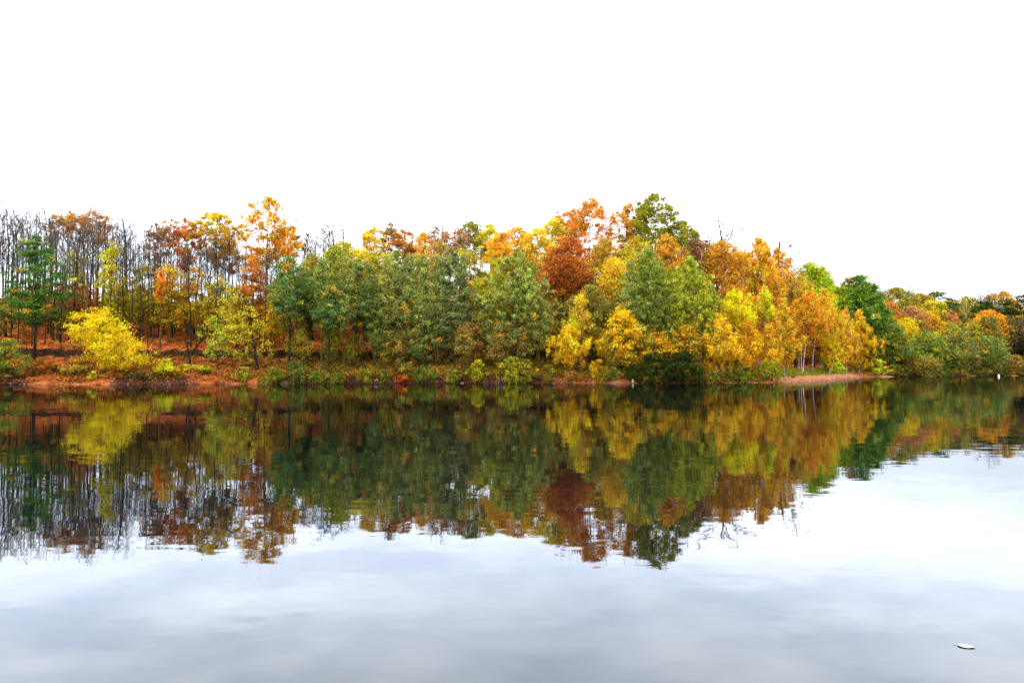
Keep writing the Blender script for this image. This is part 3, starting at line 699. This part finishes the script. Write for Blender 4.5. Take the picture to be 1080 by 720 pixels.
B_(404, 382, 401, 22, 2.2, '5a7428', '7a8028', 'olive green bush above the small red bush')
B_(448, 378, 402, 36, 1.6, '38702c', '4a7a34', 'deep green bush right of the small red bush')
B_(432, 374, 396, 24, 4.0, '7a8030', '8a7c28', 'olive bush set back above the small red bush')
B_(478, 382, 402, 26, 1.8, '6a7c2c', '7a8430', 'dull green bush below the bluish grey green tree')
B_(504, 372, 400, 28, 2.4, 'b8b41c', '8a9424', 'bright yellow green bush left of the hanging yellow leaves')
B_(538, 368, 398, 36, 2.4, 'c0b818', '6a8a2c', 'yellow and green bush below the broad green tree')
B_(537, 389, 401, 9, 1.0, 'b8c838', 'a0b83c', 'single pale lime sprig hanging over the water at centre', csize=.3)
B_(556, 372, 400, 28, 2.2, '8a8a24', 'b89c1c', 'olive yellow bush right of the broad green trunk')
B_(578, 378, 402, 26, 2.0, '7a6a20', 'b08c1c', 'brown and yellow bush left of the yellow orange shore tree')
B_(602, 384, 402, 28, 2.2, 'a8741c', '8a5a20', 'brownish amber bush under the yellow orange shore tree')
B_(630, 372, 394, 20, 2.6, 'e0b010', 'd8a010', 'small round golden bush left of the golden shore tree')
B_(646, 380, 402, 32, 2.2, '7a7c24', '5a6820', 'olive bush beneath the golden shore tree')
B_(686, 374, 403, 36, 1.8, '24441c', '1c3c20', 'blackish green bush, left half of the dark thicket')
B_(714, 374, 403, 40, 1.6, '1c3c1c', '2c4c20', 'blackish green bush, middle of the dark thicket')
B_(738, 378, 402, 28, 2.2, '2c4c1c', '3c5820', 'dark green bush, right end of the dark thicket')
B_(752, 384, 402, 22, 2.4, '6a6c20', 'a88c1c', 'olive bush between the dark thicket and the rounded green bushes')
B_(779, 376, 401, 42, 2.6, '5a8428', '4a7428', 'rounded green bush, left of the pair before the beach')
B_(812, 374, 400, 42, 3.0, '8a9c20', '6a8a24', 'rounded yellow green bush where the beach begins')
B_(762, 390, 402, 20, 2.0, '7a4c20', '5a6c20', 'low brown bush at the waterline left of the rounded green bush')
tree('shrub', 425, 394, 407, 13, .5, '8c2c18', '7a2814', 'small red bush at the waterline left of centre', 'red_bush', 'bush', csize=.35)
tree('shrub', 150, 392, 403, 34, 1.8, '4a4a1c', '6a4a1c', 'low dark brown bush at the waterline under the big yellow bush', 'low_bush', 'bush')
tree('shrub', 36, 376, 398, 24, 3.4, '7a3418', '8a4a20', 'rusty low bush right of the dark green edge bush', 'low_bush', 'bush')
tree('shrub', 56, 384, 400, 20, 3.0, '6a2c18', '5a2c18', 'dark maroon low bush on the red bank at left', 'low_bush', 'bush')
tree('shrub', 110, 378, 394, 22, 6.5, 'b04c18', '9a3c14', 'orange red low bush behind the left foot of the yellow bush', 'low_bush', 'bush')
tree('shrub', 218, 388, 399, 22, 3.4, '3c6424', '4c7424', 'small dark green bush below the crooked forked tree', 'low_bush', 'bush')
# beyond the left edge of the picture
t_('thin', -20, 285, 350, 44, 14, '8a7a20', '6a5a20', 'olive brown tree at the left margin', cover=1.1)

# the second rank behind the shore trees, filling the wood
def second_rank():
    r = random.Random(21)
    spec = [(288, 350, 5, 290, 'a8741c', '7a6a20', 'olive brown tree half hidden behind the left part of the green row'),
            (350, 480, 9, 285, '7a7a24', '9a7a24', 'olive tree half hidden behind the grey green trees at centre left'),
            (480, 590, 8, 285, '9a7424', '8a8024', 'half hidden brownish tree behind the broad green tree at centre'),
            (590, 700, 8, 290, '8a6420', '7a7424', 'brown olive tree half hidden below the rust red dome'),
            (700, 850, 10, 298, 'b87c20', 'a0601c', 'half hidden amber brown tree behind the orange and yellow trees at right'),
            (930, 1080, 11, 338, '7a6a20', '5a5a20', 'half hidden olive brown tree on the far right hillside')]
    for a, b, n, top, ca, cb_, lb in spec:
        for i in range(n):
            px = a + (b - a) * (i + .5 + r.uniform(-.3, .3)) / n
            tree('round', px, top + r.uniform(-8, 14), (338 if px < 425 else top + 84) if a < 900 else 395, 34, r.uniform(15, 22) if a < 900 else r.uniform(12, 24), ca, cb_, lb, group='half hidden trees of the second rank', cover=1.3)
second_rank()
# low leafy band along the foot of the bare trees
def crest_band():
    r = random.Random(5)
    for a, b, n, ca, cb_, lb in ((-10, 110, 9, '54501c', '6a3c1c', 'low dark olive tree at the foot of the bare trees, far left'),
                                 (118, 290, 12, '7a6c1c', '9a6c1c', 'low olive amber tree at the foot of the bare trees right of the yellow bush')):
        for i in range(n):
            px = a + (b - a) * (i + .5 + r.uniform(-.3, .3)) / n
            tree('thin', px, r.uniform(296, 316), r.uniform(342, 350), 26, r.uniform(22, 28), ca, cb_, lb, group='low leafy trees on the left slope', cover=.9)
crest_band()
bare_zone(-10, 292, 64, (252, 272), 8, 26, 'slim dark leafless trunk on the red leaf litter of the left slope', 31, (.55, 1.0))

tree('round', 600, 268, 335, 44, 24, '8a5a20', 'a0702c', 'brown crown showing through gaps behind the rust red dome', cover=1.6)
tree('round', 862, 318, 392, 36, 30, 'a0581c', '8a3c14', 'red brown tree deep in the wood behind the white trunked birches', cover=1.9)
tree('round', 838, 322, 392, 34, 28, 'a8741c', '8a4c18', 'brown amber tree deep in the wood left of the white trunked birches', cover=1.8)
tree('round', 884, 330, 395, 34, 26, '6a6a1c', '8a5a1c', 'olive brown tree deep in the wood behind the yellow birch on the point', cover=1.8)

# more slender stems of the green row
for px, top, w, ca, cb_, lb in (
    (318, 274, 24, '48744c', '5a8050', 'slim bluish green tree squeezed right of the leftmost tree of the green row'),
    (340, 266, 26, '64803c', '587848', 'slim olive green tree left of the olive topped green tree'),
    (365, 264, 26, '6c8444', '587a4c', 'slim green tree right of the olive topped green tree'),
    (388, 270, 24, '607c50', '74883c', 'slim grey green tree right of the black trunk gap'),
    (406, 268, 24, '6a8450', '808c40', 'slim pale green tree left of the big grey green pair'),
    (432, 262, 26, '64805a', '5a784c', 'slim feathery grey green tree inside the big grey green pair'),
    (461, 262, 26, '5c7c50', '70884c', 'slim feathery tree just left of the bluish grey green tree'),
    (489, 266, 24, '54785a', '688248', 'slim cool green tree just right of the bluish grey green tree'),
    (528, 266, 28, '8a9834', '6c8840', 'slim yellow green tree at the left of the broad green tree'),
    (558, 268, 26, '6c883c', '587c48', 'slim green tree leaning on the right of the broad green tree'),
    (665, 270, 26, '587c48', '6c8840', 'slim grey green tree left of the large green tree right of centre'),
    (696, 266, 26, '648438', '789434', 'slim green tree between the large green trees right of centre'),
    (715, 272, 26, '80a034', '90a430', 'slim light green tree left of the fresh green tree'),
    (740, 280, 24, '8a9c2c', '789430', 'slim yellow green tree right of the fresh green tree')):
    tree('alder', px, top + 4, 352 if px < 420 else 366, w, 4 + (px % 5), ca, cb_, lb, stems=2)
for px, top, w, ca, cb_, lb in (
    (765, 318, 20, 'e8b814', 'd89c14', 'slim golden birch under the lemon yellow treetop'),
    (790, 326, 18, 'e08c20', 'd8a01c', 'slim orange birch right of the slim golden birch'),
    (818, 322, 18, 'd8901c', 'c8a41c', 'slim amber birch left of the pale stemmed birch group'),
    (874, 316, 18, 'f0b818', 'e0a418', 'slim bright gold birch beside the slanting white trunk'),
    (886, 334, 18, 'e8a818', 'c8801c', 'slim gold birch right of the yellow birch on the point'),
    (899, 336, 18, 'e8ac14', 'd88c14', 'slim orange gold birch near the end of the point')):
    tree('birch', px, top, 386, w, 7 if px < 840 else 8.5, ca, cb_, lb)

# young growth standing between the trunks of the green row
def saplings():
    r = random.Random(77)
    for a, b, n, ca, cb_, lb in ((288, 420, 5, '6a7a2c', '96801c', 'yellow olive sapling growing between the trunks of the green row, left part'),
                                 (420, 560, 13, '64703a', '88662a', 'brown olive sapling growing between the trunks of the grey green trees at centre'),
                                 (620, 750, 10, '98801c', '6c7428', 'amber olive sapling growing between the trunks of the large green trees')):
        for i in range(n):
            px = a + (b - a) * (i + .5 + r.uniform(-.35, .35)) / n
            tree('thin', px, r.uniform(334, 352), 398, r.uniform(14, 24), r.uniform(2.5, 7), ca, cb_, lb, group='saplings under the shore trees', cover=.6, gain=.8, tr=.045, prof='oval')
saplings()

for px, w, top, ca, cb_, lb in ((975, 30, 388, '5c7028', '6c6424', 'low olive bush at the far right waterline below the green domed tree'),
    (992, 24, 389, '4c6828', '5c7028', 'low green bush at the far right waterline below the pale green tree'),
    (1030, 26, 388, '3c5424', '4c6428', 'low dark bush at the waterline left of the white buoy'),
    (1053, 22, 389, '34481c', '44581c', 'low very dark bush at the waterline right of the white buoy'),
    (1078, 26, 390, '6c5420', '5c6020', 'low brown bush at the waterline at the right edge')):
    B_(px, top - 7, 0, w * 1.2, 2.2, ca, cb_, lb)

tree('dome', 910, 296, 380, 62, 22, '2c5c20', '3c6c24', 'dark green crown deep behind the large dark green dome', cover=2.4)
tree('dome', 896, 300, 380, 50, 19, '38701c', '2c6420', 'green crown filling the left side behind the large dark green dome', cover=2.2)
tree('dome', 862, 284, 350, 44, 24, '6a901c', '58801c', 'yellow green crown just behind the bright green crown', cover=2.2)

# dead wood on the bank and at the edge of the water
def dead_branch(px, s, L, rot, label, seed):
    r = np.random.default_rng(seed)
    D = dist_at(px, s); X = (px - 540) / FOC * D
    T = Tubes()
    n = 7; q = np.linspace(0, 1, n)
    P = np.stack([L * (q - .5), .12 * L * np.sin(q * 3 + r.uniform(0, 3)), .10 + .16 * L * q + .04 * r.normal(size=n)], 1)
    T.add(P, .075 * (1 - .75 * q), 6)
    for k in range(6):
        j = r.integers(2, n - 1); d = np.array([r.uniform(.1, 1), r.normal() * .6, r.uniform(.1, .9)]); l = L * r.uniform(.15, .35)
        T.add([P[j] - .02 * d, P[j] + d * l * .5, P[j] + d * l + (0, 0, .05)], [.035, .022, .008], 4)
    o = link('dead_branch', T.mesh('dead_branch'), M_BARK)
    o.location = (X, D, float(ground_z(X, D)) - .05); o.rotation_euler.z = rot
    o['label'] = label; o['category'] = 'branch'
for i, a in enumerate([(40, 2.2, 3.2, .4, 'dead branch on the red bank right of the dark green edge bush'),
    (58, 3.2, 3.0, 2.6, 'dead branch below the maroon bush on the left bank'),
    (135, 1.0, 2.6, .3, 'dead branch at the waterline under the right side of the yellow bush'),
    (190, 3.6, 2.4, 2.8, 'dead branch on the red bank right of the lime yellow bush'),
    (305, .9, 2.8, .5, 'dead branch at the waterline below the bluish green tree'),
    (372, 1.0, 2.6, 2.7, 'dead branch at the waterline left of the small red bush'),
    (470, .9, 3.0, .2, 'dead branch at the waterline under the bluish grey green tree'),
    (568, 1.0, 2.6, 2.9, 'dead branch at the waterline below the rust red dome'),
    (700, .9, 2.8, .4, 'dead branch in front of the dark thicket'),
    (8, 9.5, 4.0, 2.9, 'long dead branch on the slope at the far left'),
    (232, 7.0, 2.6, .3, 'dead branch on the ledge below the slender pale green tree')]):
    dead_branch(*a, 60 + i)

for px, top, w, lb in ((690, 371, 40, 'tall blackish green bush in the left of the dark thicket'), (722, 370, 44, 'tall blackish green bush in the right of the dark thicket'), (668, 384, 24, 'blackish olive bush at the left end of the dark thicket')):
    tree('shrub', px, top, 405, w, 1.3, '1c3814', '24441c', lb, 'waterside_bush', 'bush', over=.9, floor=-.42, gain=.6, cover=1.7, accent=.03)
tree('round', 640, 256, 330, 44, 27, '9a7424', 'a8641c', 'brown amber crown far behind the small round golden yellow tree', cover=1.7)
tree('round', 664, 262, 330, 40, 24, '8a7c20', '9a7020', 'olive brown crown far behind the yellow olive crown beside the oak', cover=1.7)


# ------------------------------------------------------------------ the setting
def build_ground():
    xs = np.unique(np.concatenate([np.array([-3000, -1500, -800, -400, -250, -160, -120]), np.arange(-100, -72, .8), np.arange(-72, 80, .4), np.arange(80, 150, .8), np.array([160, 200, 280, 400, 800, 1500, 3000])]))
    y0 = np.array([-800, -300, -100, -40, -20, -12, -9, -7, -5, -3, 0, 10, 40, 60, 70], float)
    ss = np.concatenate([[-8, -4, -2, -1], np.arange(-.6, 12, .2), np.arange(12, 62, .7), [64, 70, 80, 100, 140, 200, 300, 500, 1000, 2500, 5000]])
    sh = shore(xs)
    Yg = np.concatenate([np.repeat(y0[:, None], len(xs), 1), sh[None] + ss[:, None]], 0)
    ys = Yg[:, 0]; Xg = np.repeat(xs[None], len(ys), 0)
    Z = ground_z(Xg, Yg)
    v = np.stack([Xg, Yg, Z], -1).reshape(-1, 3)
    nx, ny = len(xs), len(ys)
    i = (np.arange(ny - 1)[:, None] * nx + np.arange(nx - 1)[None]).reshape(-1)
    f = np.stack([i, i + 1, i + nx + 1, i + nx], 1)
    me = mesh_from('ground', v, f, smooth_=False)
    s = (Yg - shore(Xg)).reshape(-1); x = v[:, 0]
    beach = smooth(22, 32, x) * smooth(64, 57, x)
    n = .5 + .5 * np.sin(x * 1.7) * np.sin(x * .6 + 1)
    sand = np.clip(smooth(9.0, 7.0, s) * beach + smooth(1.6, .8, s) * smooth(3, 12, x) * .8 * n + smooth(3.5, 2, s) * smooth(60, 70, x) * (np.sin(x * .55 + 1.0) > .55) , 0, 1)
    grass = np.clip(smooth(6.5, 8.5, s) * smooth(17, 12, s) * smooth(24, 34, x) * smooth(70, 60, x) + smooth(-35, -20, x) * smooth(25, 10, x) * smooth(1, 3, s) * smooth(11, 8, s) * .55
                    + smooth(60, 75, x) * smooth(2, 6, s) * .7, 0, 1)
    pxl = x / np.maximum(v[:, 1], 1) * FOC + 540
    soil_shade = smooth(4.0, 1.6, s) * (1 - beach) * np.interp(pxl, [0, 25, 35, 110, 125, 195, 205, 285, 295, 560, 600, 670, 690, 700, 745, 760], [1, 1, .1, .15, .9, .9, .1, .2, .95, .95, .45, .5, .95, .95, .3, .2])  # dark soil, roots and overhang shade put into the colour along the waterline
    soil_shade = np.maximum(soil_shade, 1.0 * smooth(7, 3, s) * smooth(62, 70, x) * (np.sin(x * .55 + 1.0) < .55))
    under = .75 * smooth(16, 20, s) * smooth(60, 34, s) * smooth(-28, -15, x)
    c = np.zeros((len(v), 4), np.float32); c[:, 0] = sand; c[:, 1] = grass; c[:, 2] = np.maximum(soil_shade, under); c[:, 3] = 1
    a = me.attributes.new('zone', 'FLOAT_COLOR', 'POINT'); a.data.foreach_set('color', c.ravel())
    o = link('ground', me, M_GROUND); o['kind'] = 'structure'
    w = mesh_from('lake_water', [(-3000, -14, 0), (3000, -14, 0), (3000, 260, 0), (-3000, 260, 0)], [(0, 1, 2, 3)])
    o = link('lake_water', w, M_WATER); o['kind'] = 'structure'
build_ground()

def stuff(name, v_centres, size, col, label, flat=.6, seed=3):
    r = np.random.default_rng(seed)
    me = leaf_mesh(name, v_centres, size, col, r, flat)
    o = link(name, me, M_LEAF); o['kind'] = 'stuff'; o['label'] = label; o['category'] = name.replace('_', ' ')
    return o

def scatter_ground():
    r = np.random.default_rng(11)
    n = 60000
    x = r.uniform(-78, 34, n); s = 1.0 + 44 * r.random(n) ** 1.3; y = np.interp(x, SHX, SHY) + s
    z = ground_z(x, y) + .04
    pal = np.array([hexlin(h) for h in ('c8501c', 'a83c16', 'd86a20', '8a2c12', 'd89030', '6a2010')])
    col = pal[r.choice(6, n, p=[.3, .22, .2, .12, .08, .08])] * r.uniform(.55, 1.3, n)[:, None] * 1.15
    stuff('fallen_leaves', np.stack([x, y, z], 1), .14, np.clip(col, .004, .8), 'carpet of fallen orange and rust brown leaves on the wooded bank', .75, 4)
    # rough low growth along the bank
    n = 40000
    x = r.uniform(-78, 30, n); s = 1.0 + 9 * r.random(n) ** 1.2
    d = .5 + .5 * np.sin(x * .5) * np.sin(x * .23 + 1) + smooth(-40, -20, x) * .5
    keep = r.random(n) < d * .8; x = x[keep]; s = s[keep]; n = len(x)
    y = np.interp(x, SHX, SHY) + s; z = ground_z(x, y) + r.random(n) ** 2 * .8
    pal = np.array([hexlin(h) for h in ('6f7a20', '8f8a24', '3f5520', 'b09a28', '7a4a1c')])
    col = pal[r.choice(5, n, p=[.25, .2, .25, .12, .18])] * r.uniform(.35, 1.0, n)[:, None] * .42
    stuff('undergrowth', np.stack([x, y, z], 1), .13, np.clip(col, .003, .8), 'low green and yellow undergrowth covering the bank above the water', .1, 5)
    # grass strip on the point
    n = 9000
    x = r.uniform(26, 62, n); s = r.uniform(6.8, 15, n); y = np.interp(x, SHX, SHY) + s; z = ground_z(x, y) + r.random(n) * .12
    col = np.array([hexlin('a09a20')]) * r.uniform(.4, 1.1, n)[:, None] * .6
    stuff('grass', np.stack([x, y, z], 1), .10, np.clip(col, .003, .8), 'short yellow green grass at the top of the sandy beach', .1, 6)
    # pebbles and dead leaves washed up
    n = 3500
    x = r.uniform(-62, 64, n); s = r.uniform(.15, 1.4, n) * np.where(x > 26, 2, 1); y = shore(x) + s; z = ground_z(x, y) + .03
    pal = np.array([hexlin(h) for h in ('b08070', '8a5040', 'd0a890', '5a2c1c', 'c86030')])
    col = pal[r.choice(5, n)] * r.uniform(.4, 1.0, n)[:, None] * .8
    stuff('shore_litter', np.stack([x, y, z], 1), .10, np.clip(col, .004, .8), 'pinkish pebbles and dead leaves along the waterline', .5, 7)
scatter_ground()

# ------------------------------------------------------------------ single small things
def rock(px, s, sz, label, seed):
    r = np.random.default_rng(seed)
    D = dist_at(px, s); X = (px - 540) / FOC * D
    import bmesh
    bm = bmesh.new(); bmesh.ops.create_icosphere(bm, subdivisions=2, radius=1)
    k = r.uniform(0, 6, 3)
    for v in bm.verts:
        c = v.co; f = 1 + .22 * math.sin(3 * c.x + k[0]) + .18 * math.sin(4 * c.y + k[1]) + .12 * math.sin(6 * c.z + k[2])
        v.co = (c.x * f * sz, c.y * f * sz * .8, c.z * f * sz * .55)
    me = bpy.data.meshes.new('shore_rock'); bm.to_mesh(me); bm.free()
    o = link('shore_rock', me, M_ROCK); o.location = (X, D, float(ground_z(X, D)) + sz * .15); o.rotation_euler.z = k[0]
    o['label'] = label; o['category'] = 'rock'

for i, (px, s, sz, lb) in enumerate([
    (301, .5, .42, 'pale rock at the waterline under the bluish green tree'),
    (337, .3, .3, 'small whitish rock at the waterline below the green bushes'),
    (397, .5, .4, 'grey rock at the waterline left of the small red bush'),
    (487, .5, .35, 'brown rock on the muddy shore right of the small red bush'),
    (531, .6, .38, 'brown rock at the foot of the yellow green waterside bushes'),
    (583, .5, .36, 'pinkish rock on the shore below the yellow tree'),
    (648, .6, .42, 'pale rock on the red shore below the golden tree'),
    (702, .5, .36, 'grey rock at the waterline under the dark green thicket'),
    (118, .5, .4, 'pale rock at the waterline under the big yellow bush')]):
    rock(px, s, sz * .7, lb, 90 + i)

def small_things():
    import bmesh
    # white marker at the far shore
    D = 155.0; X = (1043 - 540) / FOC * D
    t = empty('marker_buoy', (X, D - 3, 0), 'small white marker buoy floating near the far right shore', 'buoy')
    bm = bmesh.new()
    prof = [(a * .75, b * .75) for a, b in [(0, -.12), (.16, -.1), (.24, 0), (.26, .12), (.2, .28), (.1, .38), (.08, .5), (.1, .56), (.06, .62), (0, .63)]]
    rings = []
    for rr, z in prof:
        rings.append([bm.verts.new((rr * math.cos(a * PI / 8), rr * math.sin(a * PI / 8), z)) for a in range(16)] if rr > 0 else [bm.verts.new((0, 0, z))])
    for a, b in zip(rings, rings[1:]):
        for i in range(16):
            q = [a[i % len(a)], a[(i + 1) % len(a)], b[(i + 1) % len(b)], b[i % len(b)]]
            q2 = []
            for v in q:
                if v not in q2: q2.append(v)
            if len(q2) > 2: bm.faces.new(q2)
    me = bpy.data.meshes.new('float'); bm.to_mesh(me); bm.free()
    for p in me.polygons: p.use_smooth = True
    link('float', me, plain_mat('white_buoy_paint', (.78, .78, .76), .4, 8, .08), t)
    T = Tubes(); a = np.linspace(0, 2 * PI, 14)
    T.add(np.stack([.05 * np.cos(a), 0 * a, .50 + .05 * np.sin(a)], 1), np.full(14, .014), 5)
    link('ring', T.mesh('ring'), plain_mat('galvanised_ring', (.4, .4, .4), .4), t)
    # pale post by the shore
    D = dist_at(667, .6); X = (667 - 540) / FOC * D
    T = Tubes(); T.add([(0, 0, -.3), (0.01, 0, .1), (.03, 0, .36), (.03, 0, .42)], [.13, .12, .11, .07], 9)
    o = link('wooden_post', T.mesh('wooden_post'), plain_mat('pale_post_wood', (.6, .5, .38), .8, 9, .3))
    o.location = (X, D, float(ground_z(X, D))); o['label'] = 'short pale wooden post on the shore below the golden tree'; o['category'] = 'post'
    # floating leaf in the foreground
    X, Y, _ = ray(1019, 678, CAM_H * FOC / (678 - 386)); 
    t = empty('floating_leaf', (X, Y, .0), 'pale curled leaf floating on the water at the lower right', 'leaf')
    t.rotation_euler.z = math.radians(-24)
    n = 13; v = []; f = []
    for i in range(n):
        q = i / (n - 1); hw = .045 * math.sin(PI * q ** .8) ** .7 * (1 + .07 * math.sin(q * 24)) + .0008
        for j in (-1, -.5, 0, .5, 1):
            v.append((-.056 + .112 * q, hw * j, .0012 + .0035 * abs(j) ** 1.6 + .004 * (2 * q - 1) ** 2))
    for i in range(n - 1):
        for j in range(4):
            a = i * 5 + j; f.append((a, a + 1, a + 6, a + 5))
    link('blade', mesh_from('blade', v, f, smooth_=True), plain_mat('dry_leaf', (.24, .22, .205), .8, 60, .3), t)
    T = Tubes(); T.add([(-.055, 0, .005), (-.07, .004, .004), (-.082, .011, .003)], [.0017, .0013, .0012], 5)
    link('stem', T.mesh('stem'), plain_mat('dry_stem', (.3, .2, .12), .7), t)
small_things()

# ------------------------------------------------------------------ sky, sun, camera
SUN_EL, SUN_AZ = 42, 205          # degrees; azimuth from +Y clockwise
def build_world():
    w = bpy.data.worlds.new('World'); scene.world = w; w.use_nodes = True
    nt = w.node_tree; nt.nodes.clear(); L = nt.links.new
    sky = N(nt, 'ShaderNodeTexSky', sky_type='NISHITA'); sky.sun_disc = False
    sky.sun_elevation = math.radians(SUN_EL); sky.sun_rotation = math.radians(SUN_AZ)
    tc = N(nt, 'ShaderNodeTexCoord')
    sp = N(nt, 'ShaderNodeSeparateXYZ'); L(tc.outputs['Generated'], sp.inputs[0])
    mp = N(nt, 'ShaderNodeMapping'); mp.inputs['Scale'].default_value = (1.3, 1.3, 5.5); mp.inputs['Location'].default_value = (3.1, 0.4, 1.2)
    L(tc.outputs['Generated'], mp.inputs[0])
    no = N(nt, 'ShaderNodeTexNoise', i_Scale=2.9, i_Detail=6.0, i_Roughness=.52); L(mp.outputs[0], no.inputs['Vector'])
    cr = N(nt, 'ShaderNodeValToRGB'); e = cr.color_ramp.elements
    e[0].position = .36; e[0].color = (.74, .80, .92, 1); e[1].position = .66; e[1].color = (1.10, 1.13, 1.17, 1)
    L(no.outputs['Fac'], cr.inputs[0])
    gr = N(nt, 'ShaderNodeValToRGB'); e = gr.color_ramp.elements     # brightness of the overcast by height
    e[0].position = 0.0; e[0].color = (.16, .16, .16, 1)
    e[1].position = 1.0; e[1].color = (.30, .30, .30, 1)
    for p, v in ((.06, .178), (.115, .225), (.165, .45), (.25, .50), (.36, .475)):
        x = e.new(p); x.color = (v, v, v, 1)
    L(sp.outputs['Z'], gr.inputs[0])
    mu = N(nt, 'ShaderNodeMix', data_type='RGBA', blend_type='MULTIPLY'); mu.inputs[0].default_value = 1
    L(cr.outputs[0], mu.inputs[6]); L(gr.outputs[0], mu.inputs[7])
    sc = N(nt, 'ShaderNodeVectorMath', operation='SCALE'); sc.inputs['Scale'].default_value = 90.0; L(mu.outputs[2], sc.inputs[0])
    ss = N(nt, 'ShaderNodeVectorMath', operation='SCALE'); ss.inputs['Scale'].default_value = .25; L(sky.outputs[0], ss.inputs[0])
    ad = N(nt, 'ShaderNodeVectorMath', operation='ADD'); L(sc.outputs[0], ad.inputs[0]); L(ss.outputs[0], ad.inputs[1])
    bg = N(nt, 'ShaderNodeBackground', i_Strength=.1); L(ad.outputs[0], bg.inputs['Color'])
    o = N(nt, 'ShaderNodeOutputWorld'); L(bg.outputs[0], o.inputs['Surface'])
build_world()

sd = bpy.data.lights.new('sun', 'SUN'); sd.energy = 2.0; sd.angle = math.radians(12); sd.color = (1, .96, .9)
so = bpy.data.objects.new('sun', sd); COL.objects.link(so)
so.rotation_euler = (math.radians(90 - SUN_EL), 0, math.radians(180 - SUN_AZ) )

cd = bpy.data.cameras.new('camera'); cd.sensor_width = 36; cd.lens = 36 * FOC / 1080; cd.clip_end = 8000; cd.clip_start = .1
co = bpy.data.objects.new('camera', cd); COL.objects.link(co)
co.location = (0, 0, CAM_H); co.rotation_euler = (PI / 2 + PITCH, 0, 0)
scene.camera = co
scene.view_settings.view_transform = 'Standard'; scene.view_settings.look = 'None'; scene.view_settings.exposure = 0; scene.view_settings.gamma = 1
c = scene.cycles
c.max_bounces = 6; c.diffuse_bounces = 3; c.glossy_bounces = 3; c.transmission_bounces = 3; c.transparent_max_bounces = 4
c.use_adaptive_sampling = True; c.adaptive_threshold = .015
c.caustics_reflective = False; c.caustics_refractive = False
